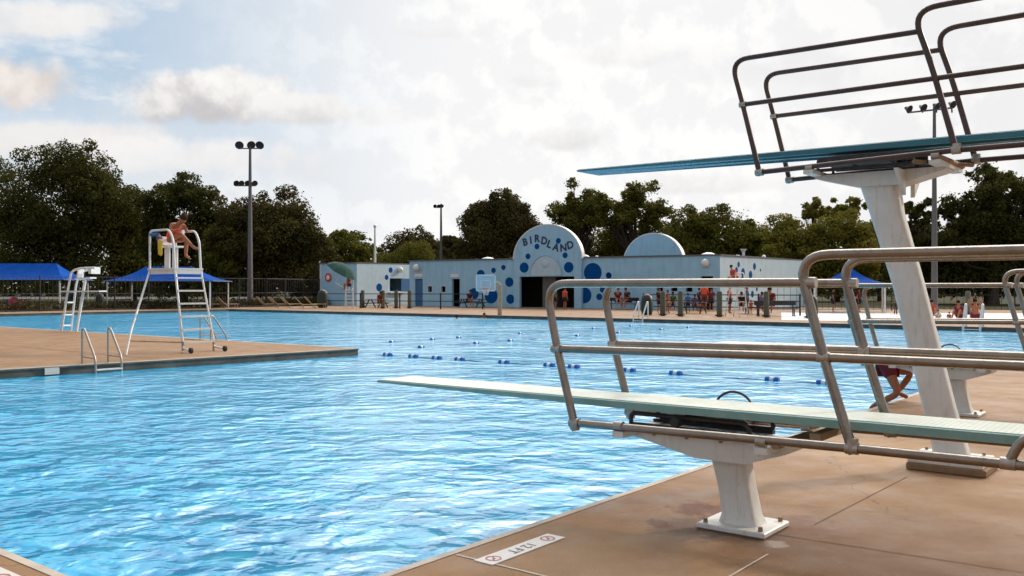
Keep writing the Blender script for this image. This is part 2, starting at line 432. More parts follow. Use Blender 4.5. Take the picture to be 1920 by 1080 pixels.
def watermat():
    m = bpy.data.materials.new('water'); m.use_nodes = True; t = m.node_tree; p = t.nodes['Principled BSDF']
    g = t.nodes.new('ShaderNodeNewGeometry')
    def noise(sx, sy, det, ro=.5, dist=0., ang=0.):
        mp = t.nodes.new('ShaderNodeMapping'); mp.inputs['Scale'].default_value = (sx, sy, 1); mp.inputs['Rotation'].default_value = (0, 0, ang)
        t.links.new(g.outputs['Position'], mp.inputs[0])
        n = t.nodes.new('ShaderNodeTexNoise'); n.inputs['Scale'].default_value = 1; n.inputs['Detail'].default_value = det; n.inputs['Roughness'].default_value = ro
        n.inputs['Distortion'].default_value = dist; t.links.new(mp.outputs[0], n.inputs['Vector']); return n.outputs[0]
    def math(op, a, b):
        n = t.nodes.new('ShaderNodeMath'); n.operation = op
        for i, q in enumerate((a, b)):
            if isinstance(q, (int, float)): n.inputs[i].default_value = q
            else: t.links.new(q, n.inputs[i])
        return n.outputs[0]
    big = noise(1.1, 1.2, 2, .5, .4, .3); mid = noise(3.4, 3.9, 2, .45, .5, -.2); small = noise(10, 11, 2, .5, .2, .15)
    patch = noise(.16, .22, 3, .55, .8, .7)
    pm = t.nodes.new('ShaderNodeMapRange'); pm.inputs[1].default_value = .32; pm.inputs[2].default_value = .68; pm.inputs[3].default_value = .45; pm.inputs[4].default_value = 1.35; t.links.new(patch, pm.inputs[0])
    h = math('MULTIPLY', pm.outputs[0], math('ADD', math('MULTIPLY', big, .13), math('ADD', math('MULTIPLY', mid, .056), math('MULTIPLY', small, .008))))
    b = t.nodes.new('ShaderNodeBump'); b.inputs['Strength'].default_value = 1; b.inputs['Distance'].default_value = 1.0
    t.links.new(h, b.inputs['Height']); t.links.new(b.outputs[0], p.inputs['Normal'])
    mr = t.nodes.new('ShaderNodeMapRange'); mr.inputs[1].default_value = .36; mr.inputs[2].default_value = .66
    t.links.new(math('ADD', math('MULTIPLY', mid, .6), math('MULTIPLY', noise(4, 6, 3, .6, 1.2, .5), .4)), mr.inputs[0])
    r = t.nodes.new('ShaderNodeValToRGB'); t.links.new(mr.outputs[0], r.inputs[0])
    e = r.color_ramp.elements; e[0].position = 0; e[0].color = (.008, .27, .56, 1); e[1].position = 1; e[1].color = (.06, .56, .84, 1)
    q = e.new(.5); q.color = (.022, .41, .72, 1)  # lighter tones stand for caustic light, painted into the water colour
    t.links.new(r.outputs[0], p.inputs['Base Color'])
    p.inputs['Roughness'].default_value = .19; p.inputs['IOR'].default_value = 1.55; p.inputs['Specular IOR Level'].default_value = 1.0
    p.inputs['Coat Weight'].default_value = .35; p.inputs['Coat IOR'].default_value = 1.45; p.inputs['Coat Roughness'].default_value = .10; t.links.new(b.outputs[0], p.inputs['Coat Normal'])
    MC['water'] = m
watermat()
def boardmat():
    """pale worn tread with cross grooves, laid on the low boards"""
    m = mat('board_tread', (.60, .64, .53), .42, col2=(.74, .76, .66), scale=3, spec=.4); t = m.node_tree; p = t.nodes['Principled BSDF']
    g = [n for n in t.nodes if n.type == 'NEW_GEOMETRY'][0]
    mp = t.nodes.new('ShaderNodeMapping'); mp.inputs['Rotation'].default_value = (0, 0, -atan2(D.y, D.x)); t.links.new(g.outputs['Position'], mp.inputs[0])
    v = t.nodes.new('ShaderNodeTexVoronoi'); v.inputs['Scale'].default_value = 28; v.inputs['Randomness'].default_value = .1; t.links.new(mp.outputs[0], v.inputs['Vector'])
    mr = t.nodes.new('ShaderNodeMapRange'); mr.inputs[1].default_value = .12; mr.inputs[2].default_value = .3; t.links.new(v.outputs['Distance'], mr.inputs[0])
    mx = t.nodes.new('ShaderNodeMix'); mx.data_type = 'RGBA'; src = p.inputs['Base Color'].links[0].from_socket
    t.links.new(mr.outputs[0], mx.inputs[0]); mx.inputs[6].default_value = (.36, .40, .35, 1); t.links.new(src, mx.inputs[7])
    t.links.new(mx.outputs[2], p.inputs['Base Color'])
boardmat(); weather('board_tread', (.40, .42, .33), .5, 5, 5, .5, .72)

# ------------------------------------------------------------------ ground, pool
ZW = -.20
BP, BF, AF = 15.25, 42.5, 61.5
APf = lambda b: 17.25-1.5*b/BP
pool = [(0, 0), (0, BF), (AF, BF), (AF, BP), (APf(BP), BP), (APf(0), 0)]
big = [(-3000, -3000), (3000, -3000), (3000, 3000), (-3000, 3000)]
poolxy = [(ab(*p).x, ab(*p).y) for p in pool]
mb = MB(); mb.slab(big, [poolxy], V((0, 0, -.03)), V((1, 0, 0)), V((0, 1, 0)), UP, 0)
structure(mb.build('ground', MC['grass'], fixn=False))
dk = [(-26, -14), (-26, 78), (66.5, 78), (66.5, -14)]
mb = MB(); mb.slab(dk, [pool], C0.copy(), D, E, UP, 0)
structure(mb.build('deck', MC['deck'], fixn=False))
# basin floor and walls
mb = MB(); n = len(pool)
mb.slab(pool, [], ab(0, 0, -2.2), D, E, UP, 0)
for i in range(n):
    p, q = pool[i], pool[(i+1) % n]; mb.add([ab(*p, -.26), ab(*q, -.26), ab(*q, -2.2), ab(*p, -2.2)], [(0, 1, 2, 3)])
structure(mb.build('pool_basin', MC['basin'], fixn=False))
mb = MB()
mb.slab(pool, [], ab(0, 0, ZW), D, E, UP, 0)
structure(mb.build('water', MC['water'], fixn=False))
# gutter walls (dark weathered band) and the pale coping line on the deck
mb = MB(); mc = MB()
for i in range(n):
    p, q = V((*pool[i], 0)), V((*pool[(i+1) % n], 0)); dr = (q-p).normalized(); out = V((-dr.y, dr.x, 0))
    # the pool lies on one side: test
    mid = (p+q)/2+out*.1
    ins = lambda P: (0 < P.x < APf(min(P.y, BP)) and 0 < P.y < BF) or (0 < P.x < AF and BP < P.y < BF)
    if ins(mid): out = -out
    P = lambda t, o, z: ab((t+out*o).x, (t+out*o).y, z)
    mb.add([P(p, 0, -.012), P(q, 0, -.012), P(q, 0, -.3), P(p, 0, -.3)], [(0, 1, 2, 3)])
    mb.add([P(p, -.035, -.012), P(q, -.035, -.012), P(q, -.035, -.045), P(p, -.035, -.045)], [(0, 1, 2, 3)])
    mb.add([P(p, -.035, -.045), P(q, -.035, -.045), P(q, 0, -.045), P(p, 0, -.045)], [(0, 1, 2, 3)])
    wd = .03 if i == 0 or i == 5 else .10
    e0 = -.035
    mc.add([P(p-dr*0, e0, .004), P(q+dr*0, e0, .004), P(q, wd, .004), P(p, wd, .004)], [(0, 1, 2, 3)])
    mc.add([P(p, e0, .004), P(q, e0, .004), P(q, e0, -.012), P(p, e0, -.012)], [(0, 1, 2, 3)])
structure(mb.build('pool_gutter', MC['curb'], fixn=False)); structure(mc.build('pool_coping', MC['coping'], fixn=False))
# saw-cut joints
def strip(p, q, wd, z=.004):
    dr = (q-p).normalized(); s = V((-dr.y, dr.x, 0))*wd/2
    return [p-s+UP*z, q-s+UP*z, q+s+UP*z, p+s+UP*z]
mj = MB()
for p, q in ((gnd(853, 1040), gnd(1010, 1088)),):
    dr = (q-p).normalized(); mj.add(strip(ab(-.05, (p-C0).dot(E)), ab(-6, (p-C0).dot(E)), .022), [(0, 1, 2, 3)])
b0 = (gnd(853, 1040)-C0).dot(E); a1 = (gnd(1440, 1040)-C0).dot(D)
mj.add(strip(ab(a1, b0-4), ab(a1, (gnd(1440, 1040)-C0).dot(E)), .014, .005), [(0, 1, 2, 3)])
structure(mj.build('deck_joint_filler', MC['joint_pale'], fixn=False))
mj = MB()
b1 = (gnd(1530, 985)-C0).dot(E)
mj.add(strip(gnd(1525, 985), gnd(1700, 895), .007), [(0, 1, 2, 3)])
mj.add(strip(gnd(1440, 1000), gnd(1990, 1085), .009), [(0, 1, 2, 3)])
for b in (18, 24, 30, 36): mj.add(strip(ab(-.06, b), ab(-20, b), .03), [(0, 1, 2, 3)])
for a in (22, 28, 34, 40, 48, 56): mj.add(strip(ab(a, BP-.1), ab(a, -12), .03), [(0, 1, 2, 3)])
for b in (4, 9.5): mj.add(strip(ab(APf(b)+.1, b), ab(66, b), .03), [(0, 1, 2, 3)])
for a in range(2, 62, 5): mj.add(strip(ab(a, BF+.1), ab(a, 60), .04), [(0, 1, 2, 3)])
mj.add(strip(ab(-20, 48), ab(62, 48), .04, .005), [(0, 1, 2, 3)])
structure(mj.build('deck_joint_cut', MC['joint_dark'], fixn=False))
# brighter wet concrete pads
mb = MB()
def quadpad(pts, z=.006): mb.add([gnd(u, v)+UP*z for u, v in pts], [tuple(range(len(pts)))])
quadpad([(1465, 600), (1950, 607), (1950, 588), (1465, 586)])
structure(mb.build('splash_pad', MC['pale_concrete'], fixn=False))
mb = MB(); pts = [gnd(1408, 862)+UP*.005, gnd(1436, 868)+UP*.005, gnd(1503, 845)+UP*.005, gnd(1460, 838)+UP*.005]
mb.add([ab(0+.0, 6.3, .006), ab(-.32, 6.3, .006), ab(-.32, 8.4, .006), ab(0, 8.4, .006)], [(0, 1, 2, 3)])
structure(mb.build('coping_slab', MC['pale_concrete'], fixn=False))
# road beyond the left fence
mb = MB(); mb.add([V((-200, 140, -.02)), V((-20, 150, -.02)), V((-20, 176, -.02)), V((-200, 176, -.02))], [(0, 1, 2, 3)])
structure(mb.build('road', MC['road'], fixn=False))

# depth-marker plaques with text lying in the deck
def textmesh(txt, size, ext=0.0, off=0.0):
    c = bpy.data.curves.new('t', 'FONT'); c.body = txt; c.size = size; c.align_x = 'CENTER'; c.align_y = 'CENTER'; c.extrude = ext; c.resolution_u = 3; c.offset = off
    o = bpy.data.objects.new('t', c); sc.collection.objects.link(o); bpy.context.view_layer.update()
    me = bpy.data.meshes.new_from_object(o.evaluated_get(bpy.context.evaluated_depsgraph_get()))
    vs = [v.co.copy() for v in me.vertices]; fs = [tuple(p.vertices) for p in me.polygons]
    bpy.data.objects.remove(o); return vs, fs
def plaque(center, ax, ay, Lx, Ly, label, txt):
    t = thing('depth_marker', label, 'depth marker', center, 'depth marker plaques in the pool deck')
    MB().box(center+UP*.004, (Lx, Ly, .008), (ax, ay, UP)).build('tile', MC['tile_white'], t)
    m = MB(); vs, fs = textmesh(txt, Ly*.72)
    wide = max(v.x for v in vs)-min(v.x for v in vs); k = min(1, Lx*.42/wide)
    m.add([center+ax*v.x*k+ay*v.y+UP*.0105 for v in vs], fs); m.build('lettering', MC['mark_black'], t, fixn=False)
    for sg in (-1, 1):
        m = MB(); c = center+ax*sg*Lx*.37+UP*.0105; r = Ly*.34
        m.ring(c, UP, [(r, 0), (r*.8, 0)], 28); m.bar(c-ax*r*.6-ay*r*.6, c+ax*r*.6+ay*r*.6, r*.16, .001)
        m.build('warning_symbol', MC['mark_red'], t)
        m = MB(); m.ell(c+ay*r*.1, (r*.38, r*.1, .001), (ax, ay, UP), 8, 4); m.ell(c+ax*r*.3+ay*r*.3, (r*.12, r*.12, .001), (ax, ay, UP), 8, 4)
        m.build('swimmer_pictogram', MC['mark_black'], t)
pc = gnd(978, 1030); plaque(pc, -E, -D, .80, .155, 'white depth marker plaque in the deck in front of the nearest low board', '12 FT')
pc2 = ab((gnd(2, 1058)-C0).dot(D), -.25); plaque(pc2, D, -E, .8, .2, 'white depth marker cut off at the bottom left corner of the photo', '12 FT')
bt_ = (gnd(121, 690)-C0).dot(E)
mb = MB().box(ab(APf(bt_)-.04, bt_, -.1), (.02, .32, .15), (D, E, UP))
tag(mb.build('depth_tile', MC['tile_white']), 'small pale depth tile on the dark curb of the peninsula', 'depth tile')

# ------------------------------------------------------------------ diving stands
def rrect(hx, hy, r, n=4):
    out = []
    for sx, sy, a0 in ((1, 1, 0), (-1, 1, 90), (-1, -1, 180), (1, -1, 270)):
        for k in range(n+1):
            a = R(a0+90*k/n); out.append((sx*(hx-r)+r*cos(a), sy*(hy-r)+r*sin(a)))
    return out
def loft(m, secs):
    n = len(secs[0]); vs = [p for s_ in secs for p in s_]; fs = [tuple(range(n-1, -1, -1)), tuple(range((len(secs)-1)*n, len(secs)*n))]
    for l in range(len(secs)-1):
        for i in range(n): fs.append((l*n+i, l*n+(i+1) % n, (l+1)*n+(i+1) % n, (l+1)*n+i))
    m.add(vs, fs)
def board(t, O, t0, t1, zt, zb, m_body, m_top, hw=.25, tipdrop=0):
    m = MB(); secs = []; K = 16
    for i in range(K+1):
        s = i/K; tt = t0+(t1-t0)*s                       # t0 = tip
        th = .018+.036*min(1, s*2.2); rc = -th*(.98-.5*min(1, s*2.2)); z = zt-tipdrop*(1-s)
        sec = []
        for (y, zz) in ((-hw, 0), (-hw+.012, .006), (hw-.012, .006), (hw, 0), (hw, -th), (hw-.035, -th), (hw-.04, rc), (.05, rc), (.045, -th), (-.045, -th), (-.05, rc), (-hw+.04, rc), (-hw+.035, -th), (-hw, -th)):
            sec.append(O+D*tt+E*y+UP*(z+zz))
        secs.append(sec)
    loft(m, secs); b = m.build('springboard', m_body, t)
    m = MB(); secs = []
    for i in range(K+1):
        s = i/K; tt = t0-.01+(t1-t0)*s; z = zt-tipdrop*(1-s)
        secs.append([O+D*tt+E*y+UP*(z+.0095) for y in (-hw+.014, hw-.014)])
    for i in range(K): m.add(secs[i]+secs[i+1], [(0, 1, 3, 2)])
    m.build('tread', m_top, b)
    return b
RT = .032
def clamp(m, p, ax, r=.039, l=.08): m.tube([p-ax*l/2, p+ax*l/2], r, 12)
def low_stand(O, label):
    t = thing('diving_stand', label, 'diving board', O, 'low diving stands along the pool edge')
    P = lambda tt, y, z: O+D*tt+E*y+UP*z
    # base plate
    m = MB(); m.box(O+UP*.02+D*0, (.52, .46, .04), (D, E, UP), .008); pl_ = m.build('base_plate', MC['white_enamel'], t, 30)
    m = MB()
    for i in (-1, 1):
        for j in (-1, 1): m.ring(P(i*.21, j*.18, .04), UP, [(0, .03), (.016, .03), (.018, 0)], 6)
    build_split(m, 'anchor_bolt', MC['rust_steel'], pl_)
    m = MB(); secs = []
    for z, tt, hx, hy in ((.04, 0, .150, .125), (.10, .008, .128, .105), (.3, .045, .124, .10), (.56, .105, .135, .105)):
        secs.append([P(tt+x, y, z) for x, y in rrect(hx, hy, .05)])
    loft(m, secs); m.build('pedestal', MC['white_enamel'], t, 40)
    # head: flared beam
    m = MB()
    prof = [(.86, .665), (.86, .625), (.28, .50), (-.10, .50), (-.40, .60), (-.40, .665)]
    for y0, y1 in ((-.2, .2),):
        n_ = len(prof); vs = [P(a, y0, b) for a, b in prof]+[P(a, y1, b) for a, b in prof]
        m.add(vs, [tuple(range(n_)), tuple(range(2*n_-1, n_-1, -1))]+[(i, (i+1) % n_, (i+1) % n_+n_, i+n_) for i in range(n_)])
    for tt in (.8, -.32):
        m.box(P(tt, 0, .652), (.09, .88, .045), (D, E, UP))
    hd = m.build('head_beam', MC['white_enamel'], t)
    m = MB()
    for yy in (-1, 1):
        for tt in (.62, .35, .08, -.2): m.ring(P(tt, yy*.2, .645), E*yy, [(0, .02), (.012, .02), (.014, 0)], 8)
    build_split(m, 'bolt', MC['rust_steel'], hd)
    # fulcrum carriage
    fz = .735
    m = MB()
    for y in (-.21, .21):
        m.tube(fillet([P(.82, y, fz-.03), P(.82, y, fz+.055), P(-.12, y, fz+.055), P(-.16, y, fz-.03), P(.80, y, fz-.03)], .05, 4), .017, 8)
        m.box(P(.35, y, .683), (1.0, .05, .03), (D, E, UP))
    m.build('fulcrum_track', MC['dark_metal'], t, 40)
    m = MB(); m.tube([P(.42, -.27, fz+.022), P(.42, .27, fz+.022)], .036, 14); m.build('roller', MC['rubber'], t, 40)
    m = MB(); wc = P(.22, .33, .775)
    ring = [wc+D*cos(2*pi*k/32)*.17+UP*sin(2*pi*k/32)*.17 for k in range(33)]
    m.tube(ring, .010, 8, False)
    for k in range(3): m.tube([wc, wc+D*cos(pi*(1.17+.33*k))*.17+UP*sin(pi*(1.17+.33*k))*.17], .007, 6)
    m.tube([wc-E*.13, wc+E*.02], .018, 10); m.build('adjusting_wheel', MC['dark_metal'], t, 40)
    m = MB(); m.tube([P(-.42, -.44, .70), P(-.5, .44, .72)], .028, 10); m.tube([P(-.5, -.2, .70), P(-.62, .44, .72)], .02, 8); m.box(P(-.62, 0, .75), (.07, .5, .05), (D, E, UP))
    m.build('crossbar', MC['rust_steel'], t, 40)
    board(t, O, 3.60, -2.6, .885, 0, MC['alu_board'], MC['board_tread'], tipdrop=.02)
    # guard rails both sides
    for y in (-.42, .42):
        m = MB()
        m.tube(fillet([P(-.66, y, 1.785), P(1.48, y, 1.785), P(1.37, y, 1.27), P(1.19, y, .64)], .2, 8), RT, 12)
        m.build('front_rail', MC['bronze_tube'], t, 50)
        m = MB()
        m.tube(fillet([P(-3.3, y, .05), P(-3.1, y, 1.965), P(-.56, y, 1.965), P(-.74, y, 1.30), P(-.93, y, .70)], .22, 8), RT*1.04, 12)
        m.build('rear_rail', MC['bronze_tube'], t, 50)
        m = MB(); m.tube([P(1.37, y, 1.27), P(-.74, y, 1.302), P(-3.12, y, 1.31)], RT*.95, 12); m.build('middle_rail', MC['bronze_tube'], t, 50)
        m = MB(); m.tube([P(1.2, y, .70), P(-.9, y, .735), P(-3.2, y, .75)], RT*.95, 12)
        m.tube(fillet([P(-1.80, y, .745), P(-1.87, y, .9), P(-2.3, y, .98), P(-3.2, y, 1.0)], .08, 4), RT*.9, 10)
        lr = m.build('lower_rail', MC['bronze_tube'], t, 50)
        m = MB()
        clamp(m, P(1.2, y, .70), D); clamp(m, P(1.2, y, .69), UP); clamp(m, P(-.92, y, .735), D); clamp(m, P(-.92, y, .76), UP)
        clamp(m, P(1.37, y, 1.27), D, .036, .08); clamp(m, P(-.74, y, 1.302), D, .036, .08); clamp(m, P(-.66, y, 1.785), D, .036, .06); clamp(m, P(-1.8, y, .745), D)
        for tt in (.8, -.32): clamp(m, P(tt, y, .715), D, .036, .07)
        build_split(m, 'clamp', MC['silver_fitting'], lr, 40)
    # rear ladder
    m = MB()
    for k in range(3): m.box(P(-3.05-.12*k, 0, .75-.25*k), (.14, .84, .03), (D, E, UP))
    m.box(P(-2.9, 0, .78), (.5, .84, .03), (D, E, UP)); m.build('steps', MC['silver_fitting'], t)
    m = MB(); m.tube([P(-2.5, -.42, 0), P(-2.5, -.42, .75)], .03); m.tube([P(-2.5, .42, 0), P(-2.5, .42, .75)], .03); build_split(m, 'rear_leg', MC['bronze_tube'], t, 50)
    return t
O1 = gnd(1393, 988)
st1 = low_stand(O1, 'low diving board nearest the camera, on a white pedestal with brown tube rails')
O3 = gnd(1803, 777)
copy_tree(st1, O3-O1, 'low diving board farthest along the pool edge, behind the tall stand column')

def high_stand(O):
    t = thing('high_diving_stand', 'tall three metre diving board with teal board on a leaning white column', 'diving board', O)
    P = lambda tt, y, z: O+D*tt+E*y+UP*z
    m = MB(); m.box(P(.0, 0, .035), (.70, .56, .07), (D, E, UP), .01); m.build('plinth', MC['plinth_concrete'], t)
    m = MB(); m.box(P(.01, 0, .10), (.66, .54, .06), (D, E, UP), .008); bp = m.build('base_plate', MC['white_enamel'], t)
    m = MB()
    for i in (-1, 1):
        for j in (-1, 1): m.ring(P(.02+i*.26, j*.21, .13), UP, [(0, .025), (.014, .025), (.016, 0)], 6)
    build_split(m, 'anchor_bolt', MC['rust_steel'], bp)
    m = MB(); secs = []
    for z, tt, hx, hy in ((.14, .0, .16, .12), (.6, .115, .145, .105), (1.8, .40, .145, .105), (2.5, .60, .155, .115), (2.78, .665, .18, .13)):
        secs.append([P(tt+x, y, z) for x, y in rrect(hx, hy, .07, 5)])
    loft(m, secs); m.build('column', MC['white_enamel'], t, 40)
    m = MB(); prof = [(1.28, 2.915), (1.28, 2.885), (.84, 2.77), (.46, 2.77), (.02, 2.885), (.02, 2.915)]
    n_ = len(prof); y0, y1 = -.16, .16
    m.add([P(a, y0, b) for a, b in prof]+[P(a, y1, b) for a, b in prof], [tuple(range(n_)), tuple(range(2*n_-1, n_-1, -1))]+[(i, (i+1) % n_, (i+1) % n_+n_, i+n_) for i in range(n_)])
    for tt in (1.24, .05): m.box(P(tt, 0, 2.925), (.1, .92, .04), (D, E, UP))
    for s in (-1, 1):
        m.add([P(.42, s*.16, 2.9), P(.42, s*.16, 2.66), P(.42, s*.44, 2.9), P(.38, s*.16, 2.9), P(.38, s*.16, 2.66), P(.38, s*.44, 2.9)], [(0, 1, 2), (5, 4, 3), (0, 3, 4, 1), (1, 4, 5, 2), (2, 5, 3, 0)])
    m.build('head_beam', MC['white_enamel'], t)
    fz = 3.0; m = MB()
    for y in (-.23, .23):
        m.tube(fillet([P(1.22, y, fz-.04), P(1.22, y, fz+.07), P(.42, y, fz+.07), P(.36, y, fz-.04), P(1.20, y, fz-.04)], .03, 4), .016, 8)
        m.box(P(.68, y, 2.957), (1.2, .05, .03), (D, E, UP))
    m.box(P(.85, 0, fz+.03), (.6, .36, .05), (D, E, UP))
    for y in (-.265, .265): m.box(P(.74, y, fz+.035), (.92, .02, .085), (D, E, UP))
    m.build('fulcrum_track', MC['dark_metal'], t, 40)
    m = MB(); m.tube([P(.9, -.28, fz+.035), P(.9, .28, fz+.035)], .036, 14); m.build('roller', MC['rubber'], t, 40)
    m = MB(); m.tube([P(.02, -.44, 2.97), P(.0, .44, 2.97)], .028, 10); m.tube([P(.25, -.4, 2.95), P(-.1, .4, 2.97)], .02, 8); m.build('crossbar', MC['rust_steel'], t, 40)
    board(t, O, 4.2, -3.0, 3.155, 0, MC['high_board'], MC['board_tread'], tipdrop=-.045)
    for y in (-.42, .42):
        m = MB(); m.tube(fillet([P(.19, y, 4.17), P(2.09, y, 4.19), P(1.955, y, 3.70), P(1.765, y, 2.93)], .2, 8), RT*.85, 12); m.build('front_rail', MC['bronze_backlit'], t, 50)
        m = MB(); m.tube(fillet([P(-3.4, y, .05), P(-3.15, y, 4.41), P(.26, y, 4.38), P(.09, y, 3.86), P(-.13, y, 3.0)], .24, 8), RT*.88, 12); m.build('rear_rail', MC['bronze_backlit'], t, 50)
        m = MB(); m.tube([P(1.955, y, 3.70), P(-3.2, y, 3.72)], RT*.8, 12); m.build('middle_rail', MC['bronze_backlit'], t, 50)
        m = MB(); m.tube([P(1.77, y, 2.965), P(-.12, y, 3.02), P(-3.3, y, 3.02)], RT*.85, 12); lr = m.build('lower_rail', MC['bronze_backlit'], t, 50)
        m = MB(); clamp(m, P(1.77, y, 2.965), D); clamp(m, P(-.13, y, 3.02), D); clamp(m, P(-.13, y, 3.04), UP); clamp(m, P(1.955, y, 3.7), D, .034, .07)
        clamp(m, P(1.24, y, 2.965), D, .036, .07); clamp(m, P(.05, y, 2.985), D, .036, .07)
        build_split(m, 'clamp', MC['silver_fitting'], lr, 40)
    m = MB()
    for k in range(10): m.box(P(-3.1-.02*k, 0, 3.0-.3*k), (.12, .84, .03), (D, E, UP))
    m.build('steps', MC['silver_fitting'], t)
O2 = gnd(1785, 868, .06); O2.z = 0
high_stand(O2)

# ------------------------------------------------------------------ bathhouse
BL = V((at(768, 540, 87.5).x, 87.5, 0)); BR = V((at(1350, 540, 71.8).x, 71.8, 0))
FD = (BR-BL).normalized(); FN = V((FD.y, -FD.x, 0))           # facade direction and outward normal (towards the pool)
FL = (BR-BL).length; HT = 4.32
def fp(u, v, off=0.):                                          # pixel -> (s, z) on the front wall plane
    t, z = pl(u, v, BL+FN*off, FD); return (t, z)
def frect(u0, v0, u1, v1):
    a = fp(u0, v1); b = fp(u1, v0); return [(a[0], a[1]), (b[0], a[1]), (b[0], b[1]), (a[0], b[1])]
bh = thing('bathhouse', 'long light blue bathhouse with a round arched gable and dark blue painted dots', 'building', BL)
def door(u0, u1, v0): a = fp(u0, v0); b = fp(u1, v0); return [(a[0], .02), (b[0], .02), (b[0], a[1]), (a[0], a[1])]
holes = [door(778, 792.5, 523), frect(802, 537, 810.5, 547.5), frect(827, 537, 836, 547.5), door(847.5, 862, 523),
         frect(1231, 538, 1243, 546), frect(1258, 538, 1270, 546), frect(1286, 538, 1298, 547), door(1314, 1337, 518)]
pg = [fp(974, 518.5)[0], fp(1076.5, 518.5)[0], fp(1030, 518.5)[1]]
holes.append([(pg[0], .02), (pg[1], .02), (pg[1], pg[2]), (pg[0], pg[2])])
m = MB(); m.slab([(0, 0), (FL, 0), (FL, HT), (0, HT)], holes, BL, FD, UP, FN, .3); m.build('front_wall', MC['building_blue'], bh, fixn=False)
SD = E.copy(); SE = BR+SD*18.5
SN = V((SD.y, -SD.x, 0))
m = MB(); m.slab([(0, 0), (18.5, 0), (18.5, HT), (0, HT)], [], BR-FN*.0, SD, UP, SN, .3)
m.slab([(0.3, 0), (FL, 0), (FL, HT), (.3, HT)], [], BL-FN*14, FD, UP, FN, .3)
m.slab([(0, 0), (13.7, 0), (13.7, HT), (0, HT)], [], BL-FN*14, FN, UP, -FD, .3)
m.build('side_wall', MC['building_pale'], bh, fixn=False)
m = MB(); q = BR+SD*18.5
m.add([BL-FD*.15+FN*.12+UP*(HT+.003), BR+FN*.12+FD*.1+UP*(HT+.003), q+UP*(HT+.003), BL-FN*14.2+UP*(HT+.003), BL-FD*.15+FN*.12+UP*(HT+.11), BR+FN*.12+FD*.1+UP*(HT+.11), q+UP*(HT+.11), BL-FN*14.2+UP*(HT+.11)],
      [(3, 2, 1, 0), (4, 5, 6, 7), (0, 1, 5, 4), (1, 2, 6, 5), (2, 3, 7, 6), (3, 0, 4, 7)])
roof = m.build('roof', MC['roof_edge'], bh)
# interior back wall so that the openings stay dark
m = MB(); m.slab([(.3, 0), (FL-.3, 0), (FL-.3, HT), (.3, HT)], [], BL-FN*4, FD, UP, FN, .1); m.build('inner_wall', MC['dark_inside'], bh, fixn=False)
# arched portal, standing proud of the wall
ca = fp(1027, 486, .35); ra = (fp(1090, 486, .35)[0]-fp(963.7, 486, .35)[0])/2; top_a = fp(1027, 422, .35)[1]
cx = (fp(1090, 486, .35)[0]+fp(963.7, 486, .35)[0])/2; zb = HT-.02
arc = [(cx+ra*cos(pi*k/36), zb+(top_a-zb)*sin(pi*k/36)) for k in range(37)]
out = [(cx-ra, 0)]+[(cx+ra, 0)]+arc
po = [fp(974, 518.5, .35)[0], fp(1076.5, 518.5, .35)[0]]
BP_ = BL+FN*.35
notch = [(cx-ra, 0), (po[0], 0), (po[0], pg[2]), (po[1], pg[2]), (po[1], 0), (cx+ra, 0)]+arc
m = MB(); m.slab(notch, [], BP_, FD, UP, FN, .348); gable = m.build('arched_gable', MC['building_blue'], bh, fixn=False)
m = MB(); c2 = (fp(995, 516, .35)[0]+fp(1052, 516, .35)[0])/2; r2_ = (fp(1052, 516, .35)[0]-fp(995, 516, .35)[0])/2
z2 = fp(1023, 517, .35)[1]; t2 = fp(1023, 480, .35)[1]
inner = [(c2+r2_*cos(pi*k/28), z2+(t2-z2)*sin(pi*k/28)) for k in range(29)]
m.slab(inner, [], BP_+FN*.04, FD, UP, FN, .037); m.build('inner_arch_panel', MC['building_pale'], gable, fixn=False)
m = MB(); m.tube([BP_+FN*.05+FD*(c2+r2_*1.03*cos(pi*k/28))+UP*(z2+(t2-z2)*1.04*sin(pi*k/28)) for k in range(29)], .05, 6); m.build('inner_arch_trim', MC['building_blue'], gable)
m = MB(); cc = fp(1022, 495, .4); m.ell(BP_+FN*.06+FD*cc[0]+UP*cc[1], (.35, .08, .35), (FD, FN, UP), 10, 6); m.build('arch_emblem', MC['building_pale'], gable, 40)
# white edge strip, its colour carries the sunlight on the arch thickness
def arch_edge(c, rx, z0, zt, O, th, nm, par):
    m = MB(); K = 36
    for k in range(K):
        a0, a1 = pi*k/K, pi*(k+1)/K
        P = lambda a, r, o: O+FD*(c+(rx+r)*cos(a))+UP*(z0+(zt-z0+r)*sin(a))+FN*o
        m.add([P(a0, 0, .03), P(a1, 0, .03), P(a1, .1, .03), P(a0, .1, .03), P(a0, 0, -th), P(a1, 0, -th), P(a1, .1, -th), P(a0, .1, -th)], [(0, 1, 2, 3), (3, 2, 6, 7), (7, 6, 5, 4), (0, 4, 5, 1)])
    return m.build(nm, MC['white_metal'], par)
arch_edge(cx, ra+.003, zb, top_a, BP_, .5, 'gable_sunlit_edge', gable)
# portal interior: grey divider walls
m = MB(); s0 = fp(1016, 550)[0]
m.box(BL+FD*(s0+.45)-FN*1.2+UP*1.4, (1.3, 1.4, 2.9), (FD, FN, UP)); m.build('portal_pier', MC['pole_grey'], bh)
# second half-round parapet behind the roof
O2_ = BL-FN*9
t0 = pl(1170, 478, O2_, FD)[0]; t1 = pl(1280, 478, O2_, FD)[0]; zt = pl(1225, 438.5, O2_, FD)[1]
c3, r3 = (t0+t1)/2, (t1-t0)/2
m = MB(); m.slab([(c3+r3*cos(pi*k/36), HT-.3+(zt-HT+.3)*sin(pi*k/36)) for k in range(37)], [], O2_, FD, UP, FN, .5)
g2 = m.build('round_parapet', MC['building_blue'], bh, fixn=False); arch_edge(c3, r3+.003, HT-.3, zt, O2_, .7, 'parapet_coping', g2)
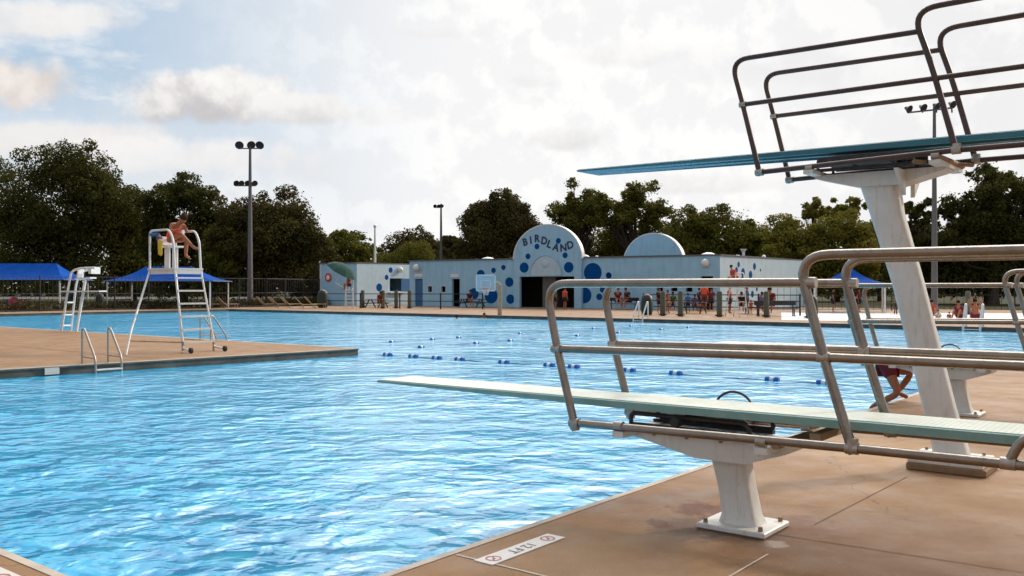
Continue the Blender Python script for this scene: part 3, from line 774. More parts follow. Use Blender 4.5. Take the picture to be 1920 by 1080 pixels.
# skylight domes and vents on the roof
def dome(u, v, wpx, hpx, off, nm='skylight'):
    O = BL-FN*off; t, z = pl(u, v, O, FD); y = (O+FD*t).y; rr = wpx*y/F/2
    m = MB(); m.ell(O+FD*t+UP*(HT+.12), (rr, rr, max(.1, hpx*y/F)), None, 14, 8); m.build(nm, MC['white_metal'], bh, 60)
for a in ((915, 486, 26, 5, 3), (1098, 481, 16, 6, 3), (1119, 480, 8, 5, 4), (1328, 475, 30, 7, 4), (1382, 476, 20, 5, 9), (1432, 477, 8, 5, 10)): dome(*a)
m = MB(); O = BL-FN*8; t, z = pl(1394, 470, O, FD); m.tube([O+FD*t+UP*HT, O+FD*t+UP*(z-.1)], .12, 8); m.tube([O+FD*t+UP*(z-.12), O+FD*t+UP*(z+.15)], [.12, .3], 8); m.build('roof_vent', MC['white_metal'], bh, 40)
# wall lamps, signs, doors
def lampw(u, v, r=.28, O=None, dr=None, nn=None, par=None):
    O = O or BL; dr = dr or FD; nn = nn or FN; t, z = pl(u, v, O, dr)
    c = O+dr*t+UP*z
    m = MB(); m.ell(c+nn*.22, (r, r, r*1.0), (dr, nn, UP), 12, 8); m.box(c+nn*.06, (r*1.4, .12, .2), (dr, nn, UP)); m.build('wall_lamp', MC['white_metal'], par or bh, 50)
lampw(783, 502, .34); lampw(1324, 493, .34)
for (u, v) in ((785, 516), (853, 517)):
    t, z = fp(u, v); m = MB(); m.box(BL+FD*t+UP*z+FN*.03, (.9, .06, .3), (FD, FN, UP)); m.build('sign_board', MC['white_metal'], bh)
t, z = fp(789, 545); m = MB(); m.box(BL+FD*(fp(785, 545)[0])+UP*1.3-FN*.15, (.75, .06, 2.5), (FD, FN, UP))
dd = m.build('door', MC['door_blue'], bh)
for u0, u1 in ((802, 810.5), (827, 836)):
    a, b = fp(u0, 547.5), fp(u1, 537); c = BL+FD*(a[0]+b[0])/2+UP*(a[1]+b[1])/2
    m = MB(); m.slab([(-.35, -.4), (.35, -.4), (.35, .4), (-.35, .4)], [[(-.24, -.28), (.24, -.28), (.24, .28), (-.24, .28)]], c+FN*.03, FD, UP, FN, .028); m.build('window_frame', MC['building_pale'], bh, fixn=False)
# painted dots, all one paint layer each a part
def dot(u, v, ru, O, dr, nn, par, rv=None):
    t, z = pl(u, v, O, dr); P = O+dr*t; e_ = pl(u+ru, v, O, dr)[0]-t; rz = (rv or ru)*P.y/F
    e_ = rz if rv is None else e_
    m = MB(); m.slab([(t+e_*cos(2*pi*k/32), z+rz*sin(2*pi*k/32)) for k in range(32)], [], O+nn*.008, dr, UP, nn, 0)
    m.build('painted_dot', MC['dot_blue'], par, fixn=False)
z4 = lambda x, y: (850+x/5.144, 400+y/5.144)
for x, y, r in ((265, 590, 45), (388, 550, 26), (483, 522, 25), (540, 663, 46), (550, 827, 46), (365, 795, 74), (200, 775, 54), (1345, 572, 94), (1500, 600, 30), (1262, 790, 78), (1440, 735, 30), (1408, 805, 32)):
    dot(*z4(x, y), r/5.144, BL, FD, FN, bh)
for x, y, r in ((683, 523, 50), (720, 415, 28), (807, 320, 27), (1013, 265, 27), (1078, 405, 28), (1113, 520, 52)):
    dot(*z4(x, y), r/5.144, BP_, FD, FN, gable)
dot(1141, 516, 5.5, BL, FD, FN, bh)
z6 = lambda x, y: (1350+x/5.684, 430+y/5.684)
for x, y, r in ((198, 375, 30), (367, 395, 37), (430, 435, 16), (245, 460, 46), (325, 485, 44), (175, 435, 34), (285, 700, 58), (345, 690, 36), (392, 635, 24), (240, 520, 30)):
    dot(*z6(x, y), r/5.684, BR, SD, SN, bh)
# gable lettering
for ch, x, y, ro in (('B', 693, 280, 14), ('I', 748, 262, 8), ('R', 807, 246, 0), ('D', 877, 268, -10), ('L', 925, 300, -22), ('A', 990, 330, -16), ('N', 1063, 335, 4), ('D', 1128, 308, 12)):
    u, v = z4(x, y); t, z = pl(u, v, BP_, FD); c = BP_+FD*t+UP*z+FN*.02; vs, fs = textmesh(ch, .90, 0, .035)
    a = R(ro); k = 1.0
    m = MB(); m.add([c+FD*(p.x*cos(a)-p.y*sin(a))*.95+UP*(p.x*sin(a)+p.y*cos(a))*k+FN*.004 for p in vs], fs)
    # stroke thickening
    m.build('letter', MC['letter_navy'], gable, fixn=False)

# left wing
W0 = gnd(669, 573.5, 0); W0 = V((at(669, 540, 90).x, 90, 0)); HW = 4.2
wl = pl(599.4, 540, W0, -FD)[0]; wr = pl(772, 540, W0, SD)[0]
wg = thing('snack_stand', 'pale blue flat roofed wing with a serving window, left of the bathhouse', 'building', W0)
m = MB(); m.slab([(0, 0), (wl, 0), (wl, HW), (0, HW)], [], W0, -FD, UP, FN, .3)
m.build('front_wall', MC['building_blue'], wg, fixn=False)
m = MB(); m.slab([(0, 0), (wl, 0), (wl, HW), (0, HW)], [], W0+SD*wr, -FD, UP, -FN, .3); m.build('rear_wall', MC['building_blue'], wg, fixn=False)
def wpt(u, v): return pl(u, v, W0, SD)
a = wpt(731, 546); b = wpt(756, 522)
m = MB(); m.slab([(.0, 0), (wr, 0), (wr, HW), (.0, HW)], [[(a[0], a[1]), (b[0], a[1]), (b[0], b[1]), (a[0], b[1])]], W0, SD, UP, SN, .3)
m.slab([(0, 0), (wr, 0), (wr, HW), (0, HW)], [], W0-FD*wl, SD, UP, -SN, .3)
m.build('side_wall', MC['building_pale'], wg, fixn=False)
m = MB(); q = [W0+FN*.1+SN*.05, W0+SD*wr, W0+SD*wr-FD*wl, W0-FD*wl-SN*.1+FN*.1]
m.add([p+UP*HW for p in q]+[p+UP*(HW+.12) for p in q], [(3, 2, 1, 0), (4, 5, 6, 7), (0, 1, 5, 4), (1, 2, 6, 5), (2, 3, 7, 6), (3, 0, 4, 7)]); m.build('roof', MC['roof_edge'], wg)
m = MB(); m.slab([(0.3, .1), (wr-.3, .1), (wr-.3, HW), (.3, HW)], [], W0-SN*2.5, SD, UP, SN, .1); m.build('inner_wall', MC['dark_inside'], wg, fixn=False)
m = MB(); c = wpt(743, 548.5); m.box(W0+SD*c[0]+UP*c[1]+SN*.15, (b[0]-a[0]+.4, .5, .08), (SD, SN, UP)); m.build('counter', MC['white_metal'], wg)
c = wpt(762, 534); m = MB(); m.box(W0+SD*c[0]+UP*c[1]+SN*.03, (1.6, .06, 1.3), (SD, SN, UP)); m.build('shutter', MC['door_blue'], wg)
for x, y, r in ((823, 575, 28), (782, 648, 26), (707, 750, 40)): dot(580+x/5.4, 400+y/5.4, r/5.4, W0, SD, SN, wg)
lampw(748, 506, .3, W0, SD, SN, wg)
c = pl(616, 520, W0, -FD); cc = W0-FD*c[0]+UP*c[1]
m = MB(); m.ring(cc+FN*.06, FN, [(.22, .0), (.30, .06), (.38, .06), (.44, 0), (.38, -.05), (.22, 0)], 24); t_ = tag(m.build('life_ring', MC['suit_red'], None, 60), 'red and white life ring hanging on the pale wall left of the green umbrella', 'life ring')
m = MB(); m.ring(cc+FN*.05, FN, [(0, .04), (.24, .04)], 20); m.build('ring_centre', MC['cloth_white'], t_)
m = MB(); m.tube([V((at(703, 540, 110).x, 110, 0)), at(703, 425, 110)], [.22, .1], 8); m.ell(at(703, 424, 110), (.2, .2, .2))
tag(m.build('flagpole', MC['white_metal'], None, 50), 'bare white flagpole rising behind the snack stand wing', 'flagpole')

# ------------------------------------------------------------------ trees
LM = [MC['leaf_dark'], MC['leaf_brown'], MC['leaf_mid'], MC['leaf_light']]
def leaves(name, C, N_, size, matl, parent, rs, airy=False):
    """C: list of clumps (center, radii, share); leaf quads spread through their outer shells"""
    vol = np.array([c[2] for c in C], float); vol /= vol.sum()
    idx = rs.choice(len(C), N_, p=vol)
    cen = np.array([tuple(c[0]) for c in C])[idx]; rad = np.array([c[1] for c in C])[idx]
    d = rs.normal(size=(N_, 3)); d /= np.linalg.norm(d, axis=1)[:, None]
    r = rs.uniform(.45, 1.08, N_)**.6; k_ = rs.uniform(size=N_) < (.35 if airy else .10); r = np.where(k_, rs.uniform(.6, 1.7 if airy else 1.22, N_), r)
    p = cen+d*rad*r[:, None]
    a = rs.normal(size=(N_, 3))*.8+d*1.1+np.array([0, 0, .5]); a /= np.linalg.norm(a, axis=1)[:, None]
    q = np.cross(a, rs.normal(size=(N_, 3))); q /= np.linalg.norm(q, axis=1)[:, None]; b = np.cross(a, q)
    s = size*rs.uniform(.5, 1.35, N_)[:, None]
    k = rs.uniform(.55, 1, (N_, 4, 1))
    vs = np.stack([p+q*s*k[:, 0], p+b*s*.75*k[:, 1], p-q*s*k[:, 2], p-b*s*.75*k[:, 3]], 1).reshape(-1, 3)
    me = bpy.data.meshes.new(name); me.vertices.add(N_*4); me.vertices.foreach_set('co', vs.ravel().astype(np.float32))
    me.loops.add(N_*4); me.loops.foreach_set('vertex_index', np.arange(N_*4, dtype=np.int32))
    me.polygons.add(N_); me.polygons.foreach_set('loop_start', np.arange(0, N_*4, 4, dtype=np.int32)); me.polygons.foreach_set('loop_total', np.full(N_, 4, np.int32))
    me.update(); me.materials.append(matl)
    o = bpy.data.objects.new(name, me); sc.collection.objects.link(o)
    if parent is not None: o.parent = parent; o.matrix_parent_inverse = PM[parent.name].inverted()
    PM[o.name] = Matrix.Identity(4); return o
def tree(u, vtop, wpx, Yd, label, m=0, n=9000, vbot=None, dens=1.0, lobes=26, size=.34, seed=1, name='broadleaf_tree', up=.38, group=None):
    rs = np.random.RandomState(seed); x = (u-960)/F*Yd; H = EYE+(540-vtop)*Yd/F; W = wpx/F*Yd/2*(1.07 if dens >= 1 else 1.0)
    base = V((x, Yd, 0)); t = thing(name, label, 'tree', base, group)
    hb = H*.06 if vbot is None else EYE+(540-vbot)*Yd/F
    cz = (H+hb)/2; rz = (H-hb)/2
    C = []
    for i in range(lobes if dens >= 1 else int(lobes*1.7)):
        d = rs.normal(size=3); d /= np.linalg.norm(d)
        if d[2] < -.5: d[2] *= .5
        r = rs.uniform(.50, .78) if dens >= 1 else rs.uniform(.25, .90)
        rr = rs.uniform(.20, .32) if dens >= 1 else rs.uniform(.09, .17)
        wz = 1-.22*max(0, d[2])*0
        c = (x+d[0]*r*W*(1-.18*max(0, d[2])), Yd+d[1]*r*W*.8, cz+d[2]*r*rz)
        C.append((c, (rr*W, rr*W, rr*W*.8), rr*rr))
        for j in range(5 if dens >= 1 else 7):
            dd = rs.normal(size=3); dd /= np.linalg.norm(dd); r3 = rr*rs.uniform(.25, .5)
            C.append(((c[0]+dd[0]*rr*W, c[1]+dd[1]*rr*W, c[2]+dd[2]*rr*W*.85), (r3*W, r3*W, r3*W*.8), r3*r3))
    if dens >= 1: C.append(((x, Yd, cz-rz*.1), (W*.72, W*.6, rz*.72), .3)); C.append(((x, Yd, hb+rz*.45), (W*.85, W*.6, rz*.45), .3))
    if dens >= 1 and vbot is None:
        for i in range(12): C.append(((x+rs.uniform(-1, 1)*W*.95, Yd+rs.uniform(-.4, .4)*W, hb+rs.uniform(.1, .7)*rz*.6), (W*.22, W*.22, W*.18), .04))
    leaves('crown', C, int(n*(3.3 if dens >= 1 else 2.2)), size*.62, LM[m], t, rs, dens < 1)
    mb = MB(); rt = max(.25, H*.022)
    mb.tube([base-UP*.1, base+UP*H*.12, V((x+rs.uniform(-.3, .3), Yd, H*.35)), V((x, Yd, cz))], [rt*1.5, rt, rt*.8, rt*.5], 10)
    for i in range(7 if dens >= 1 else 30):
        c = C[(i*4) % len(C)][0]; s = V((x, Yd, H*rs.uniform(.22, .5))); e_ = V(c)
        mid = (s+e_)/2+V((0, 0, -H*.03)); mb.tube([s, mid, e_], [rt*.45, rt*.28, rt*.08], 6)
    mb.build('trunk', MC['trunk'], t, 40); return t
G = 'trees standing behind the pool'
tree(-40, 240, 230, 132, 'dark tree cut by the left edge of the photo', 0, 11000, seed=2, group=G)
tree(135, 255, 290, 120, 'huge dark round oak at the left, tallest of the left trees', 0, 26000, seed=3, group=G, lobes=40)
tree(252, 395, 110, 126, 'low dark tree in the dip right of the huge left oak', 2, 7000, seed=4, group=G)
tree(345, 308, 190, 116, 'dark domed tree behind the tall lifeguard chair', 0, 18000, seed=5, group=G, lobes=34)
tree(420, 385, 120, 110, 'small mid green tree filling between two domed trees left of the light pole', 2, 6000, seed=31, group=G)
tree(505, 345, 225, 112, 'broad brownish oak behind the light pole with three lamps', 1, 19000, seed=6, group=G, lobes=36)
tree(590, 440, 110, 118, 'low shrubby tree at the right foot of the brownish oak', 1, 6000, seed=7, group=G)
tree(655, 413, 120, 140, 'mid green rounded tree left of the white flagpole', 2, 9000, seed=8, group=G, vbot=560)
tree(775, 424, 190, 210, 'distant dark tree mass right of the flagpole', 1, 12000, seed=9, group=G, vbot=560, size=.6)
tree(765, 448, 160, 165, 'lighter green low tree between flagpole and small light pole', 2, 8000, seed=10, group=G, vbot=560)
tree(845, 432, 100, 190, 'distant tree behind the small light pole', 1, 6000, seed=11, group=G, vbot=560, size=.55)
tree(935, 346, 190, 122, 'dense dark oak left of the arched gable', 1, 18000, seed=12, group=G, vbot=530, lobes=36)
tree(1085, 332, 165, 128, 'open airy tree right above the arched gable with sky showing through', 2, 7500, seed=13, group=G, vbot=470, dens=.5, lobes=30, size=.36)
tree(1190, 330, 175, 130, 'airy tree with gaps behind the half round parapet', 2, 8500, seed=14, group=G, vbot=470, dens=.5, lobes=32, size=.36)
tree(1060, 415, 170, 134, 'dark lower tree behind the right side of the arched gable', 0, 8000, seed=15, group=G, vbot=560)
tree(1150, 410, 210, 136, 'shaded lower tree behind the half round parapet', 2, 9000, seed=16, group=G, vbot=560)
tree(1240, 405, 180, 134, 'mid green lower tree right of the half round parapet', 2, 8000, seed=17, group=G, vbot=560)
tree(1300, 372, 150, 124, 'green tree with a twin top right of the half round parapet', 2, 9000, seed=18, group=G, vbot=540)
tree(1365, 360, 150, 122, 'taller green tree behind the roof vent', 2, 10000, seed=19, group=G, vbot=540)
tree(1425, 412, 170, 140, 'paler tree in the low gap right of the roof vent', 3, 7000, seed=20, group=G, vbot=560)
tree(1485, 395, 160, 118, 'light green tree above the pale side wall', 3, 9000, seed=21, group=G, vbot=550)
tree(1525, 362, 80, 126, 'thin topped airy tree left of the high stand column', 3, 3600, seed=22, group=G, vbot=430, dens=.5, size=.34)
tree(1590, 355, 80, 128, 'sparse branchy tree just left of the high stand column', 3, 3600, seed=23, group=G, vbot=430, dens=.5, size=.34)
tree(1570, 392, 180, 118, 'yellow green bushy tree behind the blue canopy', 3, 11000, seed=24, group=G, vbot=560)
tree(1650, 400, 160, 124, 'green tree hidden mostly by the high stand column', 2, 7000, seed=25, group=G, vbot=560)
tree(1722, 338, 90, 100, 'slim dark tree left of the right hand light pole', 0, 6500, seed=26, group=G, vbot=545, dens=.5, size=.32)
tree(1735, 420, 170, 104, 'low dark tree at the foot of the right hand light pole', 0, 8000, seed=27, group=G, vbot=560)
tree(1865, 285, 210, 96, 'large dark tree at the right edge under the high board', 0, 17000, seed=28, group=G, vbot=560, dens=.5, lobes=60, size=.34)
tree(1850, 400, 230, 100, 'dark lower tree at the right edge behind the fence', 0, 13000, seed=29, group=G, vbot=560)
tree(1990, 290, 200, 100, 'dark tree mostly outside the right edge', 0, 11000, seed=30, group=G, vbot=560)
# far wood closing the horizon
rs = np.random.RandomState(77); C = []
for i in range(230):
    xx = -190+i*1.75; yd = 205+rs.uniform(-8, 12); h = rs.uniform(8, 13)
    C.append(((xx, yd, h*.5), (rs.uniform(3, 5), 4, h*.6), 1))
o = leaves('distant_wood', C, 42000, .8, MC['leaf_dark'], None, rs); tag(o, 'low dark line of far woods along the horizon', 'woods', kind='stuff')

rs = np.random.RandomState(5); C = []
for i in range(90):
    q = ab(66.6+rs.uniform(0, .8), 20+i*.42); C.append(((q.x, q.y, .3), (.5, .5, rs.uniform(.35, .7)), 1))
for i in range(40):
    q = ab(66.4, 49).lerp(W0-FD*wl, i/40)+V((0, .6, 0)); C.append(((q.x, q.y, .3), (.5, .5, rs.uniform(.35, .7)), 1))
o = leaves('planting_strip', C, 26000, .09, MC['leaf_brown'], None, rs); tag(o, 'low brown green planting along the foot of the far left fence', 'ground cover', kind='stuff')

# ------------------------------------------------------------------ light poles
def pole(u, vtop, Yd, vb, label, arms, lampsz=.45, r=.16):
    x = (u-960)/F*Yd; t = thing('light_pole', label, 'light pole', V((x, Yd, 0)), 'sports light poles'); top = EYE+(540-vtop)*Yd/F
    m = MB(); m.tube([V((x, Yd, 0)), V((x, Yd, top*.5)), V((x, Yd, top))], [r*1.6, r*1.2, r*.7], 10); m.build('pole', MC['pole_grey'], t, 50)
    big_ = lampsz
    for (v, us, tilt, dn) in arms:
        lampsz = big_*(.72 if v > 300 else 1)
        z = EYE+(540-v)*Yd/F; xs = [(q-960)/F*Yd for q in us]
        m = MB(); a = V((xs[0], Yd, z-lampsz*.9)); b = V((xs[-1], Yd, z-lampsz*.9+(tilt if tilt else 0)))
        m.tube([a, b], .06, 6)
        m.build('crossarm', MC['pole_grey'], t)
        for i, xq in enumerate(xs):
            zz = z+(tilt*i/(len(xs)-1) if tilt else 0); ax = V((rnd.uniform(-.5, .5) if dn is None else dn*(.6 if i % 2 else .9), -.75, -.45)).normalized(); c = V((xq, Yd, zz))
            m = MB(); s = lampsz
            m.ring(c, ax, [(0, -s*.9), (s*.35, -s*.85), (s*.5, -s*.4), (s*.95, s*.35), (s, s*.45), (0, s*.4)], 14)
            m.tube([c-ax*s*.2, V((xq, Yd, z-lampsz*.9))], .05, 6)
            m.build('floodlight', MC['dark_metal'], t, 40)
pole(469, 270, 84, 570, 'tall light pole with three lamps on top and a second row of lamps below', [(271, (449, 470, 488), 0, None), (343, (442, 452, 463, 477), 0, .8)], .40)
pole(827, 382, 120, 570, 'small distant light pole right of the flagpole', [(386, (815, 822, 828), 0, .5)], .36)
pole(1752, 200, 58, 570, 'light pole seen through the high board rails at the right', [(204, (1703, 1730, 1756, 1785), .3, .5)], .27, .13)

# ------------------------------------------------------------------ fences
def railing(P, Q, label, h=1.15, post=3.0, rails=(1.15, .62, .12), mesh=True, r=.045, pick=0, name='fence', pads=None, mt='fence_dark'):
    t = thing(name, label, 'fence', P); dr = (Q-P); ln = dr.length; dr.normalize(); n = max(1, round(ln/post))
    for i in range(n+1):
        m = MB(); c = P+dr*ln*i/n; m.tube([c, c+UP*(h+.08)], r*1.3, 8); m.build('post', MC[mt], t)
    m = MB()
    for z in rails: m.tube([P+UP*z, Q+UP*z], r*.8, 6)
    m.build('rails', MC[mt], t)
    if pick:
        m = MB(); k = int(ln/pick)
        for i in range(k): c = P+dr*(i+.5)*pick; m.box(c+UP*h*.5, (.022, .022, h-.1), (dr, UP.cross(dr), UP))
        m.build('pickets', MC[mt], t)
    return t
fa, fb = gnd(604, 577.5), gnd(905, 580)
railing(fa, V(fb), 'low dark pipe railing in front of the snack stand wing', 1.25, 4.2, (1.25, .65))
railing(gnd(1207, 588), gnd(1500, 592), 'low dark pipe railing with padded posts at the right of the bathhouse', 1.3, 2.6, (1.3, .9, .5), pick=0)
railing(ab(65.5, 49), ab(65.5, 20), 'dark chain fence along the far left pool deck', 2.6, 3.0, (2.6, 1.3, .1), pick=.32, r=.04)
railing(ab(65.5, 49), W0-FD*wl+V((0, 0, 0)), 'dark picket fence joining the far left corner to the snack stand', 2.6, 3.0, (2.6, 1.3, .1), pick=.32, r=.04)
railing(V(gnd(1440, 582)), V(gnd(1980, 582)), 'dark fence across the grass at the right', 2.1, 3.4, (2.1, 1.2, .1), pick=.5, r=.035)
def pad(u, v, label):
    P = gnd(u, v); t = thing('padded_post', label, 'post', P, 'padded posts on the far deck')
    m = MB(); m.ring(P, UP, [(0, 0), (.16, 0), (.17, .1), (.17, 1.45), (.12, 1.55), (0, 1.56)], 12); m.build('pad', MC['pad_green'], t, 40)
    m = MB(); m.ring(P, UP, [(0, .05), (.3, .05), (.26, .14), (0, .15)], 12); m.build('foot', MC['fence_dark'], t, 40)
for u, v, l in ((560+120, 577, 'dark padded post near the far lifeguard umbrella'), (718, 578, 'dark padded post beside the brown picnic table'), (743, 578, 'green padded post right of the brown picnic table'), (768, 578, 'padded post at the left corner of the bathhouse'),
                (1243, 592, 'padded post right of the green litter bin under the small windows'), (1276, 593, 'padded post in the middle of the right railing'), (1349, 594, 'padded post left of the far right lifeguard chair'), (1437, 595, 'padded post at the end of the dark bench'), (1517, 597, 'padded post at the edge of the bright splash pad'), (1815, 590, 'padded post between the two bathers sitting at the right')): pad(u, v, l)

# bins
def litter(u, v, label, s=1.0):
    P = gnd(u, v); t = thing('litter_bin', label, 'litter bin', P, 'green barrel bins')
    m = MB(); m.ring(P, UP, [(0, .02), (.30*s, .02), (.36*s, .3), (.36*s, .8*s), (.33*s, .95*s), (0, .95*s)], 18); m.build('barrel', MC['bin_green'], t, 30)
    m = MB(); m.ring(P+UP*.951*s, UP, [(.35*s, 0), (.30*s, .22), (.12, .36), (0, .38)], 18); m.build('lid', MC['dark_metal'], t, 50)
litter(605, 577, 'green barrel bin at the left end of the railing by the snack stand', 1.3); litter(1213, 591, 'green barrel bin beside the seated pair left of the right railing', 1.05); litter(1522, 596, 'dark bin beside the blue canopy at the splash pad', 1.0)
litter(187, 577, 'dark bin behind the empty lifeguard chair on the far left deck')

# picnic tables and benches
def picnic(P, label, mt='wood_brown', yaw=0, people=False, L_=1.9):
    t = thing('picnic_table', label, 'picnic table', P, 'picnic tables around the pool'); x = V((cos(yaw), sin(yaw), 0)); y = V((-x.y, x.x, 0))
    m = MB()
    for k in range(4): m.box(P+UP*.74+y*(-.3+k*.2), (L_, .17, .05), (x, y, UP))
    m.build('tabletop', MC[mt], t)
    for s in (-1, 1):
        m = MB(); m.box(P+UP*.44+y*s*.72, (L_, .27, .05), (x, y, UP)); m.build('seat', MC[mt], t)
        m = MB(); c = P+x*s*L_*.36
        m.bar(c-y*.75+UP*0, c-y*.15+UP*.72, .09, .06, x); m.bar(c+y*.75, c+y*.15+UP*.72, .09, .06, x); m.bar(c-y*.78+UP*.4, c+y*.78+UP*.4, .06, .08)
        m.build('leg', MC['dark_metal'], t)
picnic(gnd(706, 577), 'brown picnic table in front of the snack stand wing', yaw=-.5)
picnic(gnd(884, 576.5), 'navy picnic table against the blue wall by the basketball hoop', 'cloth_navy', -.5, L_=2.6)
picnic(gnd(1300, 588), 'dark picnic table behind the right railing', 'cloth_navy', -.5)
picnic(gnd(1420, 589), 'dark picnic table below the dotted side wall', 'wood_brown', -.4)
picnic(gnd(30, 578), 'dark picnic table at the far left edge', 'cloth_navy', .5)
picnic(gnd(230, 577), 'dark picnic table under the left middle canopy', 'wood_brown', .5)
picnic(gnd(1700, 589), 'brown picnic table behind the high stand column', 'wood_brown', -.3)
def bench(P, label, yaw=0):
    t = thing('bench', label, 'bench', P); x = V((cos(yaw), sin(yaw), 0)); y = V((-x.y, x.x, 0))
    m = MB(); m.box(P+UP*.46, (2.6, .35, .05), (x, y, UP)); m.build('seat', MC['dark_metal'], t)
    m = MB(); m.box(P+UP*.82+y*.22, (2.6, .04, .28), (x, y, UP)); m.build('backrest', MC['dark_metal'], t)
    for s in (-1, 1):
        m = MB(); m.box(P+x*s*1.1+UP*.22-y*.1, (.06, .06, .44), (x, y, UP)); m.box(P+x*s*1.1+UP*.48+y*.2, (.06, .06, .96), (x, y, UP)); m.box(P+x*s*1.1+UP*.03, (.08, .5, .05), (x, y, UP)); m.build('leg', MC['dark_metal'], t)
bench(gnd(1455, 593), 'long dark metal bench in front of the pale side wall'); bench(gnd(1168, 580), 'dark bench under the seated pair by the large blue dots', -.5)

# loungers / chairs in tan along the far deck
def lounger(P, label, yaw, mt='tan_pole', cloth='tan_pole'):
    t = thing('lounge_chair', label, 'lounge chair', P, 'lounge chairs on the far deck'); x = V((cos(yaw), sin(yaw), 0)); y = V((-x.y, x.x, 0))
    m = MB()
    for s in (-1, 1):
        m.tube([P+x*1.0+y*s*.33+UP*.35, P-x*.25+y*s*.33+UP*.33, P-x*.85+y*s*.33+UP*.95], .03, 6)
    m.build('frame', MC[mt], t)
    m = MB(); m.box(P+x*.38+UP*.355, (1.25, .62, .03), (x, y, UP)); m.build('seat', MC[cloth], t)
    m = MB(); m.bar(P-x*.27+UP*.36, P-x*.86+UP*.98, .62, .03); m.build('backrest', MC[cloth], t)
    for a_ in (-1, 1):
        for s in (-1, 1): m = MB(); m.tube([P+x*(.35+a_*.5)+y*s*.33, P+x*(.35+a_*.5)+y*s*.33+UP*.34], .025, 6); m.build('leg', MC[mt], t)
for i, u in enumerate((400, 425, 500, 522, 545)):
    lounger(gnd(u, 577.5), ['cream lounge chair just right of the tall lifeguard chair', 'cream lounge chair second right of the tall lifeguard chair', 'cream lounge chair right of the light pole', 'cream lounge chair middle of the three between light pole and bin', 'cream lounge chair third right of the light pole'][i], .55+.1*(i % 2))
lounger(gnd(572, 578.5), 'cream lounge chair standing folded beside the green bin, nearest the snack stand', .3)
lounger(gnd(6, 579), 'pale lounge chair cut by the left photo edge', .5)
lounger(gnd(590, 577.5), 'cream lounge chair directly left of the barrel bin by the snack stand', .4)

# basketball hoop
P = gnd(937, 590.5); t = thing('basketball_hoop', 'white poolside basketball hoop with clear backboard on a tan padded post', 'basketball hoop', P)
y0 = P.y; Q = lambda u, v, dy=0: at(u, v, y0+dy)
m = MB(); m.box(P+UP*1.0, (.28, .28, 2.0), None, .04); m.build('padded_post', MC['tan_pole'], t)
m = MB(); m.tube(fillet([Q(938, 545), Q(938, 531), Q(915, 527)], .2), .06, 8); m.tube([Q(938, 540), Q(915, 535)], .05, 8); m.build('arm', MC['tan_pole'], t, 40)
m = MB()
a, b, c, d = Q(893.5, 516, -.3), Q(928, 516, -.3), Q(928, 545, -.3), Q(893.5, 545, -.3)
for p, q in ((a, b), (b, c), (c, d), (d, a)): m.bar(p, q, .08, .1, V((0, 1, 0)))
a, b, c, d = Q(902, 526, -.32), Q(919, 526, -.32), Q(919, 540, -.32), Q(902, 540, -.32)
for p, q in ((a, b), (b, c), (c, d), (d, a)): m.bar(p, q, .07, .1, V((0, 1, 0)))
bb = m.build('backboard_frame', MC['cloth_white'], t)
m = MB(); m.box((Q(893.5, 516, -.27)+Q(928, 545, -.27))/2, ((928-893.5)/F*y0*.96, .015, (545-516)/F*y0*.96)); m.build('backboard', MC['building_pale'], bb)
m = MB(); rc = Q(911, 541, -.62); m.tube([rc+V((cos(2*pi*k/20), sin(2*pi*k/20), 0))*.24 for k in range(21)], .02, 6); m.build('rim', MC['suit_orange'], t)
m = MB()
for k in range(12):
    a_ = 2*pi*k/12; m.tube([rc+V((cos(a_), sin(a_), 0))*.24, rc+V((cos(a_+.4)*.13, sin(a_+.4)*.13, -.42))], .012, 4)
m.build('net', MC['cloth_white'], t)

# ------------------------------------------------------------------ blue canopies
def canopy(name_lab, cx_, Yc, hw_, hd, ze, zr, rl, mt='canvas_blue', yaw=0., posts=True):
    O = V(((cx_-960)/F*Yc, Yc, 0)); x = V((cos(yaw), sin(yaw), 0)); y = V((-x.y, x.x, 0)); t = thing('shade_canopy', name_lab, 'canopy', O, 'blue fabric shade canopies')
    P = lambda a, b, z: O+x*a+y*b+UP*z
    m = MB(); vs = []; K = 6
    cor = [(-hw_, -hd), (hw_, -hd), (hw_, hd), (-hw_, hd)]; top = [(-rl, 0), (rl, 0), (rl, 0), (-rl, 0)]
    for i in range(4):
        j = (i+1) % 4; o = len(m.v)
        for a in range(K+1):
            for b in range(K+1):
                s, q = a/K, b/K
                e0 = [cor[i][c]*(1-s)+cor[j][c]*s for c in (0, 1)]; e1 = [top[i][c]*(1-s)+top[j][c]*s for c in (0, 1)]
                z = ze+(zr-ze)*q-.22*sin(pi*q)*1.0-.06*sin(pi*s)*(1-q)
                m.v.append(tuple(P(e0[0]*(1-q)+e1[0]*q, e0[1]*(1-q)+e1[1]*q, z)))
        for a in range(K):
            for b in range(K): m.f.append((o+a*(K+1)+b, o+(a+1)*(K+1)+b, o+(a+1)*(K+1)+b+1, o+a*(K+1)+b+1))
    m.build('fabric', MC[mt], t, 25, fixn=False)
    m = MB()
    for i in range(4): p, q = cor[i], cor[(i+1) % 4]; m.tube([P(*p, ze-.03), P(*q, ze-.03)], .035, 6)
    m.build('frame', MC['pole_grey'], t)
    for (a, b) in cor:
        m = MB(); m.tube([P(a*.93, b*.93, 0), P(a*.93, b*.93, ze-.02)], .07, 8); m.build('post', MC['white_metal'], t)
canopy('long blue canopy cut by the left photo edge', 10, 76, 6.2, 2.6, EYE+(540-524)*73/F, EYE+(540-494)*76/F, 4.3)
canopy('blue pyramid canopy behind the tall lifeguard chair', 318, 78, 4.6, 2.6, EYE+(540-526.5)*76/F, EYE+(540-500)*78/F, 2.0)
